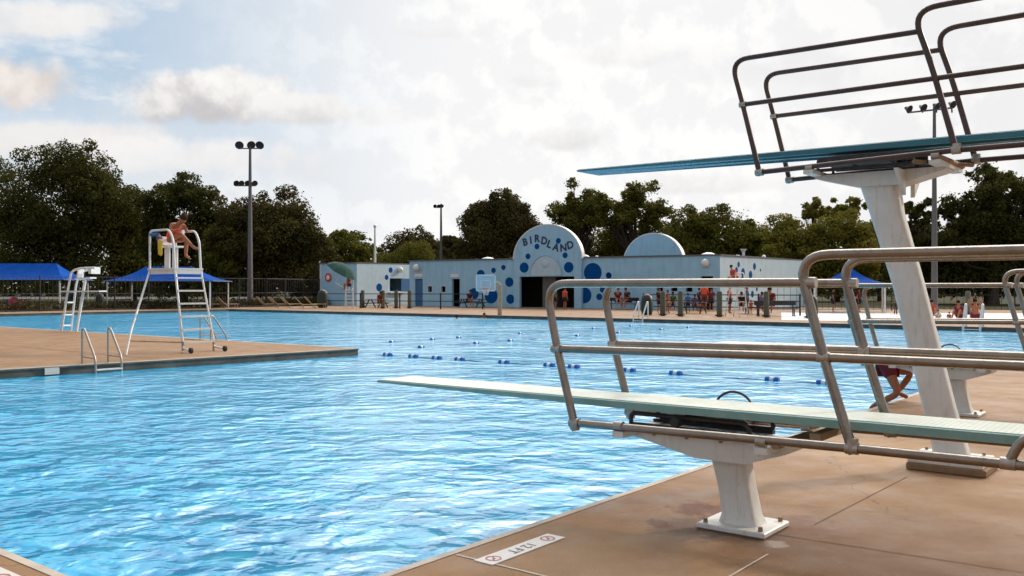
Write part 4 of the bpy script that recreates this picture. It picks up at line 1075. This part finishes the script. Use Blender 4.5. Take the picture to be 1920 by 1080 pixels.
canopy('blue canopy with a pointed top left of the high stand column', 1592, 66, 2.5, 2.3, EYE+(540-531)*64/F, EYE+(540-503)*66/F, .15, yaw=-.35)

# ------------------------------------------------------------------ lane ropes
def rope(P, Q, ts, label, r=.075, gap=.16, n=2):
    t = thing('lane_rope', label, 'lane rope', P, 'float ropes across the pool'); K = 40; m = MB()
    m.tube([P+(Q-P)*i/K+UP*(.012*sin(i*1.7)-.0) for i in range(K+1)], .010, 5); m.build('rope', MC['rope'], t)
    dr = (Q-P).normalized()
    for c in ts:
        c = c+UP*.02; m = MB()
        for s in (-1, 1):
            m.ring(c+dr*s*gap*.62, dr, [(0, -gap*.33), (r*.8, -gap*.30), (r, -gap*.15), (r, gap*.15), (r*.8, gap*.30), (0, gap*.33)], 12)
        f = m.build('float', MC['float_blue'], t, 40)
        m = MB(); m.ring(c, dr, [(0, -gap*.3), (r*.9, -gap*.28), (r*.9, gap*.28), (0, gap*.3)], 12); m.build('float_centre', MC['float_white'], f, 40)
bq = lambda u, v: gnd(u, v, ZW)
A_, B_ = bq(700, 665.2), ab(.05, (bq(1545, 720)-C0).dot(E), ZW)
A_ = ab(APf(BP)+1.2, (A_-C0).dot(E), ZW)
def onrope(us, P, Q):
    out = []
    for u in us:
        k = (u-960)/F; dr = Q-P; s = (k*P.y-P.x)/(dr.x-k*dr.y); out.append(P+dr*s)
    return out
rope(A_, B_, onrope((727, 775, 819, 862, 945, 1030, 1076, 1180, 1267, 1448, 1545), A_, B_), 'nearest float rope, its blue floats running under the low board')
A2, B2 = bq(770, 653.4), bq(1330, 612); rope(A2, B2, onrope((790, 893, 957, 1083, 1160, 1240, 1290), A2, B2), 'middle float rope running away towards the bathhouse', .06, .13)
A3, B3 = bq(715, 643.2), bq(1300, 604); rope(A3, B3, onrope((735, 811, 860, 975, 1040, 1113, 1183), A3, B3), 'farthest float rope running away left of the middle rope', .055, .12)

# ------------------------------------------------------------------ people
def skinned(js, edges, rad, root, lev=2):
    names = list(js); me = bpy.data.meshes.new('sk'); me.from_pydata([tuple(js[k]) for k in names], [(names.index(a), names.index(b)) for a, b in edges], [])
    o = bpy.data.objects.new('sk', me); sc.collection.objects.link(o)
    md = o.modifiers.new('s', 'SKIN'); md.use_smooth_shade = True
    for i, k in enumerate(names):
        sv = me.skin_vertices[0].data[i]; r = rad[k]; sv.radius = r if isinstance(r, tuple) else (r, r); sv.use_root = (k == root)
    o.modifiers.new('d', 'SUBSURF').levels = lev
    bpy.context.view_layer.update()
    em = bpy.data.meshes.new_from_object(o.evaluated_get(bpy.context.evaluated_depsgraph_get()))
    out = ([v.co.copy() for v in em.vertices], [tuple(p.vertices) for p in em.polygons])
    bpy.data.objects.remove(o); bpy.data.meshes.remove(em); return out
BASE = dict(pel=(0, 0, .95), sp=(.01, 0, 1.12), ch=(0, 0, 1.32), nk=(0, 0, 1.47), jaw=(.03, 0, 1.56), hd=(.02, 0, 1.65), top=(.0, 0, 1.70),
            shL=(0, .17, 1.41), elL=(-.02, .24, 1.12), wrL=(.06, .25, .87), shR=(0, -.17, 1.41), elR=(-.02, -.24, 1.12), wrR=(.06, -.25, .87),
            hiL=(0, .09, .90), knL=(.02, .10, .50), anL=(-.02, .11, .09), toL=(.13, .13, .035), hiR=(0, -.09, .90), knR=(.02, -.10, .50), anR=(-.02, -.11, .09), toR=(.13, -.13, .035))
RAD = dict(pel=(.125, .105), sp=(.115, .09), ch=(.145, .10), nk=.052, jaw=.066, hd=(.078, .092), top=.066, shL=.058, elL=.039, wrL=.027, hiL=.088, knL=.055, anL=.038, toL=.03)
for k in list(RAD):
    if k.endswith('L'): RAD[k[:-1]+'R'] = RAD[k]
EDG = [('pel', 'sp'), ('sp', 'ch'), ('ch', 'nk'), ('nk', 'jaw'), ('jaw', 'hd'), ('hd', 'top')]
for s in 'LR': EDG += [('ch', 'sh'+s), ('sh'+s, 'el'+s), ('el'+s, 'wr'+s), ('pel', 'hi'+s), ('hi'+s, 'kn'+s), ('kn'+s, 'an'+s), ('an'+s, 'to'+s)]
def person(label, P, yaw, pose={}, skin='skin_tan', hair='hair_dark', top=None, bottom='cloth_black', scale=1., shorts=.55, long_hair=False, group=None, lev=2, only=None, suit=None):
    P = V(P); t = thing('person', label, 'person', P, group); c_, s_ = cos(yaw), sin(yaw)
    J = {k: V(pose.get(k, BASE[k])) for k in BASE}
    def W(p): return P+V((p[0]*c_-p[1]*s_, p[0]*s_+p[1]*c_, p[2]))*scale
    jw = {k: W(J[k]) for k in J if (only is None or k in only)}
    ed = [e for e in EDG if e[0] in jw and e[1] in jw]
    rad = {k: (tuple(q*scale for q in RAD[k]) if isinstance(RAD[k], tuple) else RAD[k]*scale) for k in jw}
    vs, fs = skinned(jw, ed, rad, 'pel' if 'pel' in jw else 'ch', lev)
    m = MB(); m.add(vs, fs)
    hd, jaw = J['hd'], J['jaw']; up = (hd-J['nk']).normalized(); fw = V(pose.get('look', (1, 0, 0))).normalized(); fw = (fw-up*fw.dot(up)).normalized(); lf = up.cross(fw)
    rot = lambda d_: V((d_.x*c_-d_.y*s_, d_.x*s_+d_.y*c_, d_.z)); ax = (rot(fw), rot(lf), rot(up))
    q = lambda a, b, c: W(hd+fw*a+lf*b+up*c)
    m.ell(q(.093, 0, -.03), (.02*scale, .013*scale, .022*scale), ax, 8, 6)
    for s in (-1, 1): m.ell(q(.0, s*.083, -.02), (.018*scale, .01*scale, .03*scale), ax, 8, 6)
    # hands: palm, four unequal bent fingers, thumb leaving the side of the palm
    for s, sg in (('L', 1), ('R', -1)):
        if 'wr'+s not in jw: continue
        a = (J['wr'+s]-J['el'+s]).normalized(); hdv = V(pose.get('hand'+s, a)).normalized(); side = a.cross(V((0, 0, 1)) if abs(a.z) < .9 else V((1, 0, 0))).normalized()*sg
        nrm = hdv.cross(side).normalized(); w0 = J['wr'+s]
        m.ell(W(w0+hdv*.045), (.052*scale, .036*scale, .016*scale), (rot(hdv), rot(side), rot(nrm)), 10, 6)
        for i, ln in enumerate((.072, .082, .076, .06)):
            b = w0+hdv*.082+side*(.026-.0175*i); k1 = b+hdv*ln*.5-nrm*.006; k2 = k1+(hdv-nrm*.9).normalized()*ln*.5
            m.tube([W(b-hdv*.02), W(b), W(k1), W(k2)], [.009*scale, .009*scale, .008*scale, .006*scale], 6)
        b = w0+hdv*.02+side*.03; m.tube([W(b), W(b+side*.025+hdv*.03), W(b+side*.03+hdv*.06)], [.011*scale, .010*scale, .007*scale], 6)
    bd = m.build('body', MC[skin], t, 80)
    # eyes and mouth
    m = MB()
    for s in (-1, 1): m.ell(q(.083, s*.03, .008), (.008*scale, .012*scale, .006*scale), ax, 8, 4)
    build_split(m, 'eye', MC['mark_black'], bd, 60)
    m = MB(); m.ell(q(.085, 0, -.068), (.006*scale, .022*scale, .006*scale), ax, 8, 4); m.build('mouth', MC['cloth_maroon'], bd, 60)
    m = MB(); m.ell(q(-.022, 0, .028), (.092*scale, .09*scale, .09*scale), ax, 14, 8, .03)
    if long_hair: m.ell(q(-.07, 0, -.07), (.04*scale, .07*scale, .12*scale), ax, 10, 8, .05)
    m.build('hair', MC[hair], t, 60)
    def cloth(nm, keys, edges, grow, mt, extra={}):
        js = {k: jw[k] for k in keys if k in jw}; js.update({k: W(v) for k, v in extra.items()})
        rr = {}
        for k in js:
            r0 = RAD.get(k, .085); rr[k] = tuple(q*grow*scale for q in r0) if isinstance(r0, tuple) else r0*grow*scale
        v_, f_ = skinned(js, [e for e in edges if e[0] in js and e[1] in js], rr, keys[0], 2)
        m = MB(); m.add(v_, f_); m.build(nm, MC[mt], t, 80)
    th = {}
    for s in 'LR':
        if 'kn'+s in jw: th['th'+s] = J['hi'+s].lerp(J['kn'+s], shorts)
    if suit:
        el = {'uN': J['ch'].lerp(J['nk'], .45), 'uL': J['shL'].lerp(J['ch'], .35), 'uR': J['shR'].lerp(J['ch'], .35)}
        RAD['uL'] = RAD['uR'] = .055; RAD['uN'] = .07
        cloth('swimsuit', ['pel', 'sp', 'ch'], [('pel', 'sp'), ('sp', 'ch'), ('ch', 'uN'), ('ch', 'uL'), ('ch', 'uR')], 1.40, suit, el)
    if top:
        el = {'slL': J['shL'].lerp(J['elL'], .55), 'slR': J['shR'].lerp(J['elR'], .55)}; RAD['slL'] = RAD['slR'] = .056
        cloth('shirt', ['ch', 'sp', 'pel', 'shL', 'shR'], [('pel', 'sp'), ('sp', 'ch'), ('ch', 'shL'), ('ch', 'shR'), ('shL', 'slL'), ('shR', 'slR')], 1.42, top, el)
    if bottom and th:
        RAD['thL'] = RAD['thR'] = .085
        cloth('shorts', ['pel', 'hiL', 'hiR'], [('pel', 'hiL'), ('pel', 'hiR'), ('hiL', 'thL'), ('hiR', 'thR')], 1.22, bottom, th)
    return t
def sitp(h=.45, lean=.0, arms='lap', foot=0):
    z = h+.10
    p = dict(pel=(0, 0, z), sp=(.02+lean*.3, 0, z+.17), ch=(.02+lean*.7, 0, z+.36), nk=(.03+lean, 0, z+.50), jaw=(.08+lean*1.15, 0, z+.57), hd=(.08+lean*1.25, 0, z+.66), top=(.06+lean*1.3, 0, z+.71),
             shL=(.02+lean*.85, .17, z+.44), shR=(.02+lean*.85, -.17, z+.44), hiL=(.02, .09, z-.01), hiR=(.02, -.09, z-.01),
             knL=(.43, .12, z+.02), knR=(.43, -.12, z+.02), anL=(.42, .12, z-.38+foot), anR=(.42, -.12, z-.38+foot), toL=(.56, .14, z-.43+foot), toR=(.56, -.14, z-.43+foot))
    if arms == 'lap': p.update(elL=(.05+lean*.7, .24, z+.18), elR=(.05+lean*.7, -.24, z+.18), wrL=(.28+lean*.5, .12, z+.12), wrR=(.28+lean*.5, -.12, z+.12))
    return p
yawD = lambda v: atan2(v.y, v.x)

# ------------------------------------------------------------------ tall lifeguard chair on the peninsula
GA = gnd(343, 661); TH = 'white_metal'
def chair_main():
    t = thing('lifeguard_chair', 'tall white lifeguard chair with ladder, the guard sitting on it, at the peninsula tip', 'lifeguard chair', GA)
    Fw = -D; wt, wb = .80, .95
    def S(u, v, side=0, w_=None): p = plp(u, v, GA, D); return p+E*side*(w_ if w_ else wt)
    top_f = S(328, 506); plz = top_f.z
    B0 = top_f.copy(); Bb = S(281, 503); Bb.z = plz
    r = .032
    ftF = [GA.copy(), GA+E*wb]; tpF = [B0, B0+E*wt+E*.0]
    for i in (0, 1):
        out = E*(-1 if i == 0 else 1)
        m = MB(); sw = ftF[i]+UP*.28; m.tube(fillet([tpF[i], sw, ftF[i]+UP*.12+Fw*.0, ftF[i]+UP*.07+Fw*.42+out*.05], .15), r*.85, 8); m.build('ladder_stringer', MC[TH], t, 50)
        m = MB(); wcn = ftF[i]+UP*.075+Fw*.46+out*.05; m.ring(wcn, E, [(0, -.03), (.075, -.03), (.075, .03), (0, .03)], 14); m.build('wheel', MC['rubber'], t, 40)
        m = MB(); m.tube([ftF[i]+UP*.3, ftF[i]], r, 8); m.build('front_leg', MC['tan_pole'], t, 40)
        # handrails
        base = Bb+E*wt*i; fr = tpF[i]
        hz = S(281, 433).z
        m = MB(); m.tube(fillet([base-UP*.1, V((base.x, base.y, hz)), V((fr.x, fr.y, hz))-Fw*.28, V((fr.x, fr.y, hz-.30))-Fw*.08, fr-UP*.05], .16), r, 8); m.build('handrail', MC[TH], t, 50)
        foot = gnd(236, 666) if i == 0 else ab((gnd(236, 666)-C0).dot(D)-.3, 11.15)
        knee = base.lerp(foot, .82)+UP*.16
        m = MB(); m.tube(fillet([base, knee, foot], .15), r*.95, 8); m.build('rear_leg', MC[TH], t, 50)
        m = MB(); m.tube([ftF[i]+UP*.28, knee.lerp(foot, .35)], r*.7, 8); m.build('side_brace', MC['tan_pole'], t, 50)
    m = MB(); c = (B0+Bb)/2+E*wt/2; dl = (B0-Bb).length
    m.box(c+UP*.03, (dl+.08, wt+.1, .05), (Fw, E, UP)); m.box(c-UP*.05+Fw*(dl/2), (.06, wt+.08, .12), (Fw, E, UP)); m.box(c-UP*.05-E*wt/2, (dl, .05, .12), (Fw, E, UP))
    m.build('platform', MC['white_enamel'], t)
    n_ = 6
    for k in range(n_-1):
        f_ = (k+.62)/(n_-.35)
        a = tpF[0].lerp(ftF[0]+UP*.25, f_); b = tpF[1].lerp(ftF[1]+UP*.25, f_)
        m = MB(); m.box((a+b)/2, ((b-a).length, .11, .045), ((b-a).normalized(), Fw, UP)); m.build('step', MC['white_enamel'], t)
    a = ftF[0]+UP*.27; b = ftF[1]+UP*.27; m = MB(); m.box((a+b)/2, ((b-a).length, .12, .05), ((b-a).normalized(), Fw, UP)); m.build('step', MC['white_enamel'], t)
    sh = .64; sc_ = c+Fw*(-.20)
    m = MB(); m.box(sc_+UP*(sh+.03), (.46, .5, .05), (Fw, E, UP), .01); m.build('seat', MC['cloth_white'], t)
    m = MB()
    for i in (-1, 1): m.box(sc_+UP*(sh/2)+E*i*.12-Fw*.0, (.24, .04, sh), (Fw, E, UP))
    m.build('seat_support', MC['cloth_white'], t)
    m = MB(); m.box(sc_-Fw*.25+UP*(sh+.20), (.04, .40, .24), (Fw, E, UP), .01); m.build('backrest', MC['cloth_white'], t)
    return t, sc_+UP*.055, sh, Bb, hz, wt
tch, seatP, sh, Bb, hz, wt = chair_main()
gp = sitp(sh-.03, .30, foot=.0)
z = sh-.03+.06
gp.update(knL=(.44, .10, z+.03), anL=(.40, .10, z-.36), toL=(.52, .12, z-.42), knR=(.42, -.04, z+.15), anR=(.60, .16, z-.16), toR=(.73, .20, z-.20),
          elL=(.27, .25, z+.22), wrL=(.44, .08, z+.28), elR=(.27, -.25, z+.22), wrR=(.42, -.07, z+.26), jaw=(.40, 0, z+.45), hd=(.45, 0, z+.53), top=(.46, 0, z+.59), nk=(.31, 0, z+.44), ch=(.17, 0, z+.33), sp=(.04, 0, z+.16), shL=(.24, .17, z+.39), shR=(.24, -.17, z+.39), look=(.75, 0, -.75), handL=(.3, -.5, .4), handR=(.3, .4, .4))
person('tanned lifeguard in orange red swimsuit hunched over a phone on the tall white chair', seatP+UP*0, yawD(-D)+.12, gp, 'skin_tan', 'hair_brown', None, None, 1.16, suit='suit_orange')
FWd = V((cos(yawD(-D)+.12), sin(yawD(-D)+.12), 0))
m = MB(); m.box(seatP+FWd*.50+UP*(z+.34), (.02, .08, .15), (FWd, UP.cross(FWd), UP), .004)
tag(m.build('phone', MC['cloth_white']), 'white phone held up by the lifeguard on the tall chair', 'phone')
m = MB(); c = Bb+E*.05-UP*0; c = plp(303, 466, GA, D)-E*.04; m.tube([c+UP*.36+D*.06, c+UP*.1, c-UP*.14, c-UP*.20-D*.05], [.04, .07, .065, .02], 8)
tag(m.build('rescue_pouch', MC['float_yellow'], None, 60), 'yellow bag hanging from the left armrest of the tall lifeguard chair', 'bag')
m = MB(); c = plp(301, 443, GA, D)-E*.03; m.tube([c+UP*.06+D*.10, c-UP*.06, c-UP*.22+D*.03], [.05, .09, .03], 8); tag(m.build('towel', MC['cloth_purple'], None, 60), 'purple towel above the yellow bag on the tall lifeguard chair', 'towel')
m = MB(); c = plp(290, 440, GA, D)-E*.05; m.tube([c+D*.12, c-D*.25], .05, 10); tag(m.build('rescue_tube', MC['cloth_blue'], None, 50), 'short blue roll tucked under the armrest of the tall lifeguard chair', 'rescue tube')

# ------------------------------------------------------------------ smaller lifeguard chairs
def guard_chair(P, yaw, label, H_=1.55, w_=.6, umbrella=None):
    t = thing('lifeguard_chair', label, 'lifeguard chair', P, 'small white lifeguard chairs'); x = V((cos(yaw), sin(yaw), 0)); y = V((-x.y, x.x, 0)); Q = lambda a, b, c: P+x*a+y*b+UP*c
    for s in (-1, 1):
        m = MB(); m.tube(fillet([Q(.62, s*w_/2, 0), Q(.26, s*w_/2, H_), Q(.20, s*w_/2, H_+.85), Q(-.25, s*w_/2, H_+.90)], .12), .03, 8); m.build('ladder_stringer', MC[TH], t, 50)
        m = MB(); m.tube([Q(-.85, s*w_/2, 0), Q(-.28, s*w_/2, H_+.2)], .032, 8); m.build('rear_leg', MC[TH], t, 50)
    for k in range(5):
        f_ = (k+.7)/5.3; m = MB(); m.box(Q(.62-.36*f_, 0, H_*f_), (.09, w_, .04), (x, y, UP)); m.build('step', MC[TH], t)
    m = MB(); m.box(Q(.1, 0, H_+.02), (.8, w_+.1, .05), (x, y, UP)); m.build('footrest', MC[TH], t)
    m = MB(); m.box(Q(-.1, 0, H_+.45), (.42, w_-.08, .05), (x, y, UP)); m.box(Q(-.1, 0, H_+.23), (.3, .06, .44), (x, y, UP)); m.build('seat', MC[TH], t)
    m = MB(); m.box(Q(-.32, 0, H_+.80), (.04, w_-.06, .22), (x, y, UP)); m.build('backrest', MC[TH], t)
    return t
sp = gnd(143, 622)
t = thing('lifeguard_chair', 'empty white lifeguard chair with a footrest plank, left of the tall chair', 'lifeguard chair', sp)
def s3(u, v, dy=0): return at(u, v, sp.y+dy)
for i, (us, dy) in enumerate((((115, 620, 127, 545, 134, 508, 150, 503, 178, 502), 0.2), ((133, 618, 143, 530, 152, 510, 165, 506, 178, 502), 1.0))):
    pts = [s3(us[k], us[k+1], dy) for k in range(0, 10, 2)]; pts[0].z = 0
    m = MB(); m.tube(fillet(pts, .2), .045, 8); m.build('ladder_stringer', MC[TH], t, 50)
for v, u0, u1 in ((547, 127, 140), (567, 123, 136), (590, 119, 134), (610, 116, 132)):
    m = MB(); m.bar(s3(u0, v, .2), s3(u1, v, 1.0), .12, .06); m.build('step', MC[TH], t)
m = MB(); m.tube([s3(143, 623), s3(160, 525, .5)], .06, 8); m.build('rear_leg', MC[TH], t, 50)
m = MB(); m.bar(s3(122, 546.5, .3), s3(193, 546, .3), .7, .06); m.build('footrest', MC['white_enamel'], t)
m = MB(); m.bar(s3(147, 523, .6), s3(175, 521, .6), .55, .06); m.bar(s3(150, 520, .6), s3(152, 505, .6), .5, .05, V((1, 0, 0))); m.build('seat', MC[TH], t)
m = MB(); m.box(s3(177, 507, .6), (.12, .8, .28)); m.build('backrest', MC[TH], t)

gcf = gnd(655, 578.5); guard_chair(gcf, -1.3, 'white lifeguard chair under a tilted green umbrella by the snack stand')
person('lifeguard in a red top sitting on the far chair under the green umbrella', gcf+V((0, 0, 1.50)), -2.6, sitp(.42, .06), 'skin_tan', 'hair_dark', 'suit_red', 'cloth_navy')
# umbrella
uc = at(641, 507, gcf.y-.3); t = thing('umbrella', 'tilted dark green umbrella over the far lifeguard chair', 'umbrella', gcf)
ax = V((-.42, -.25, .87)).normalized()
ax = V((.50, -.15, .85)).normalized()
m = MB(); m.ring(uc+ax*.25, ax, [(0, .32), (.55, .24), (1.0, .02), (1.42, -.34)], 8); m.build('canopy', MC['canvas_green'], t, 20)
m = MB(); m.tube([uc+ax*.3, uc-ax*1.2, gcf+UP*1.5], .025, 6); m.build('pole', MC[TH], t)
gcr = gnd(1383, 594); guard_chair(gcr, -1.2, 'white lifeguard chair before the dotted side wall at the right, occupied', 1.8)
person('lifeguard in a red hoodie leaning forward on the far right lifeguard chair', gcr+V((-.15, 0, 1.80)), -2.75, sitp(.42, .16), 'skin_light', 'hair_dark', 'suit_red', 'suit_red', 1.05)

# ------------------------------------------------------------------ other people
fd_yaw = atan2(FN.y, FN.x)
person('standing adult in a dark green shirt at the arched entrance', gnd(1042, 580.5), fd_yaw+2.2, {}, 'skin_tan', 'hair_dark', 'cloth_green', 'cloth_black', 1.0, .75)
person('standing adult in a bright red shirt at the arched entrance', gnd(1059, 581), fd_yaw+2.8, {}, 'skin_tan', 'hair_dark', 'suit_red', 'cloth_black', 1.03, .75)
person('seated adult in dark clothes, left of the pair on the dark bench', gnd(1158, 580)+UP*.0, fd_yaw+.6, sitp(.46, .1), 'skin_light', 'hair_dark', 'cloth_maroon', 'cloth_navy', 1.35)
person('seated adult in navy, right of the pair on the dark bench', gnd(1179, 580.5), fd_yaw-.4, sitp(.46, .14), 'skin_tan', 'hair_dark', 'cloth_navy', 'cloth_navy', 1.35)
person('standing adult in orange swimwear in the right doorway of the bathhouse', gnd(1321, 583), fd_yaw, {}, 'skin_tan', 'hair_dark', 'suit_orange', 'cloth_maroon', 1.2, .8)
person('seated person in purple behind the middle of the right railing', gnd(1302, 586), fd_yaw+.5, sitp(.46, .1), 'skin_dark', 'hair_dark', 'cloth_purple', 'cloth_maroon', 1.0)
person('bare backed person bending near the right railing posts', gnd(1252, 588), fd_yaw+1.2, {}, 'skin_tan', 'hair_brown', None, 'tan_pole', .92)
person('standing person in a bright red shirt left of the right lifeguard chair', gnd(1368, 588), fd_yaw+1.5, {}, 'skin_tan', 'hair_dark', 'suit_red', 'cloth_black', 1.08, .8)
person('standing person in a blue shirt right of the right lifeguard chair', gnd(1400, 586), fd_yaw+2, {}, 'skin_tan', 'hair_dark', 'cloth_blue', 'cloth_navy', 1.05, .8)
person('seated person in dark red by the long metal bench', gnd(1446, 591), fd_yaw, sitp(.46, .12), 'skin_tan', 'hair_dark', 'cloth_maroon', 'cloth_maroon', 1.35)
person('small child in a pink top beside the legs of the right lifeguard chair', gnd(1408, 590), fd_yaw, {}, 'skin_tan', 'hair_dark', 'suit_red', 'suit_red', .55)
for u, v, l, y_, tp, bt, sit in ((1236, 587, 'adult in a black top standing left of the first small window', 1.0, 'cloth_black', 'cloth_navy', 0), (1262, 586, 'person in dark green sitting under the middle small window', .3, 'cloth_green', 'cloth_black', 1), (1290, 587, 'child in blue standing under the right small window', .5, 'cloth_blue', 'cloth_black', 0),
        (1311, 585, 'person in a dark top standing at the left side of the right doorway', 2.4, 'cloth_navy', 'cloth_black', 0), (1334, 584, 'person in maroon standing at the right side of the right doorway', .4, 'cloth_maroon', 'cloth_black', 0), (1391, 587, 'person in black sitting directly behind the right lifeguard chair', .2, 'cloth_black', 'cloth_black', 1), (1424, 588, 'person in purple sitting at the dark table below the dotted wall', 1.0, 'cloth_purple', 'cloth_maroon', 1), (1562, 586, 'person in black standing in the shade of the right blue canopy', 1.8, 'cloth_black', 'cloth_black', 0), (1610, 586, 'person in maroon standing right of the canopy post', 1.4, 'cloth_maroon', 'cloth_black', 0)):
    person(l, gnd(u, v), fd_yaw+y_, sitp(.46, .12) if sit else {}, 'skin_tan', 'hair_dark', tp, bt, 1.12 if sit else (.8 if 'child' in l else 1.0), .8)
def grnd(**k): p = sitp(.0, .1); p.update(knL=(.35, .14, .42), knR=(.35, -.14, .40), anL=(.62, .13, .06), anR=(.60, -.13, .06), toL=(.75, .15, .04), toR=(.73, -.15, .04)); p.update(k); return p
person('person in red sitting on the splash pad just right of the high stand column', gnd(1747, 592), -2.0, grnd(), 'skin_tan', 'hair_dark', 'suit_red', 'cloth_maroon', 1.15)
person('seated bather in a pale pink top left of the padded post', gnd(1800, 597), -2.4, grnd(), 'skin_tan', 'hair_dark', 'cloth_maroon', 'cloth_maroon', 1.2)
person('seated bare backed bather with arms raised over the head at the right', gnd(1829, 597.5), 1.2, grnd(elL=(.05, .30, .75), wrL=(.05, .10, .92), elR=(.05, -.30, .75), wrR=(.05, -.10, .92)), 'skin_tan', 'hair_dark', None, 'cloth_maroon', 1.3)
person('toddler with dark hair sitting low beside the high stand column', gnd(1760, 599), -2.2, grnd(), 'skin_light', 'hair_dark', 'cloth_white', 'cloth_white', .62)
person('second toddler crouching left of the pink bather', gnd(1779, 599.5), -1.8, grnd(), 'skin_light', 'hair_dark', 'cloth_maroon', 'cloth_white', .5)
HEAD = ('ch', 'nk', 'jaw', 'hd', 'top', 'shL', 'shR', 'elL', 'elR', 'wrL', 'wrR', 'sp', 'pel')
for u, v, l, sk, y_ in ((856, 594.5, 'dark haired swimmer with only the head above water by the hoop', 'skin_tan', -1), (908, 593.5, 'tanned swimmer chest deep just below the basketball hoop', 'skin_tan', -2.2), (1752, 640, 'x', 'skin_tan', 0)):
    if l == 'x': continue
    q = gnd(u, v+3, ZW); person(l, V((q.x, q.y, ZW-1.42 if 'tanned' in l else ZW-1.55)), y_, dict(elL=(.18, .3, 1.36), wrL=(.4, .38, 1.40), elR=(.18, -.3, 1.36), wrR=(.4, -.38, 1.40)), sk, 'hair_dark', None, None, 1.0, only=HEAD)
person('person in dark navy sitting at the navy picnic table by the basketball hoop', gnd(878, 577.5), -.9, sitp(.46, .15), 'skin_tan', 'hair_dark', 'cloth_navy', 'cloth_black', 1.2)
person('child in a dark maroon top sitting at the brown picnic table', gnd(712, 578), -1.2, sitp(.46, .15), 'skin_tan', 'hair_dark', 'cloth_maroon', 'cloth_black', 1.1)
# swimmer climbing out at the near board edge
kp = gnd(1695, 754); kp = ab(-.12, (kp-C0).dot(E), 0)
pose = dict(pel=(-.20, 0, .50), sp=(-.06, 0, .60), ch=(.14, 0, .62), nk=(.28, 0, .58), jaw=(.35, 0, .52), hd=(.41, 0, .47), top=(.44, 0, .43), shL=(.20, .17, .58), shR=(.20, -.17, .58),
            elL=(.28, .24, .32), wrL=(.34, .18, .08), elR=(.28, -.24, .34), wrR=(.34, -.16, .08), hiL=(-.20, .10, .46), hiR=(-.20, -.10, .46), knL=(.10, .20, .36), anL=(-.08, .16, .09), toL=(.06, .18, .03),
            knR=(-.06, -.20, .12), anR=(-.36, -.16, -.06), toR=(-.42, -.16, -.12), look=(.6, 0, -.6), handL=(.9, .1, -.35), handR=(.9, -.1, -.35))
person('swimmer in black and dark red swimwear crawling out of the pool behind the low board', kp+V((0, 0, .02)), yawD(-D)+.25, pose, 'skin_tan', 'hair_dark', 'cloth_maroon', 'cloth_maroon', 1.12, .5)
# pink inflatable-like bundle on the far left deck
m = MB(); c = gnd(26, 580)
m.ell(c+UP*.5, (.45, .35, .5), None, 14, 8, .08); m.ell(c+V((.75, .1, .32)), (.45, .3, .34), None, 14, 8, .08)
tag(m.build('towel_bundle', MC['cloth_pink'], None, 60), 'pink towel bundle at the far left deck edge', 'towel')

# ------------------------------------------------------------------ pool ladders
def ladder_at(P, fwd, side, w_, label, H_=.82, r=.026, reach=.62, mt='silver_fitting', rung=True):
    t = thing('pool_ladder', label, 'pool ladder', P, 'pool ladders')
    for i in (-.5, .5):
        o = P+side*w_*i
        m = MB(); m.tube(fillet([o, o+UP*H_, o+UP*H_+fwd*.1, o+fwd*reach+UP*.12, o+fwd*reach-UP*1.0], .16, 8), r, 10); m.build('grab_rail', MC[mt], t, 60)
        if rung: m = MB(); m.tube([o+UP*.16, o+fwd*(reach-.02)+UP*.14], r*.7, 8); m.build('rail_brace', MC['tan_pole'], t, 50)
    for k in range(3):
        m = MB(); m.box(P+fwd*reach-UP*(.12+.28*k), (w_, .09, .03), (side, fwd, UP)); m.build('step', MC['white_metal'], t)
    return t
pA, pB = gnd(153, 682), gnd(197, 677)
wA = (pB-pA).dot(E); bl_ = ((pA+pB)/2-C0).dot(E); q = ab(APf(bl_)+.38, bl_)
ladder_at(q, -D, E, .62, 'steel pool ladder with two hooped rails at the near peninsula edge, left', .80)
qs = onrope((385,), ab(10, BP-.4), ab(40, BP-.4))[0]; ladder_at(qs, E, D, .6, 'pool ladder behind the tall lifeguard chair on the far peninsula edge', .82, .024)
u_ = gnd(1154, 600); ladder_at(ab((u_-C0).dot(D), BF+.35), -E, D, .6, 'white pool ladder on the far deck in front of the seated pair', .95, .04, mt='white_metal')
u_ = gnd(1867, 606); ladder_at(ab((u_-C0).dot(D), BF+.35), -E, D, .7, 'white pool ladder at the far right pool edge', 1.0, .05, mt='white_metal')
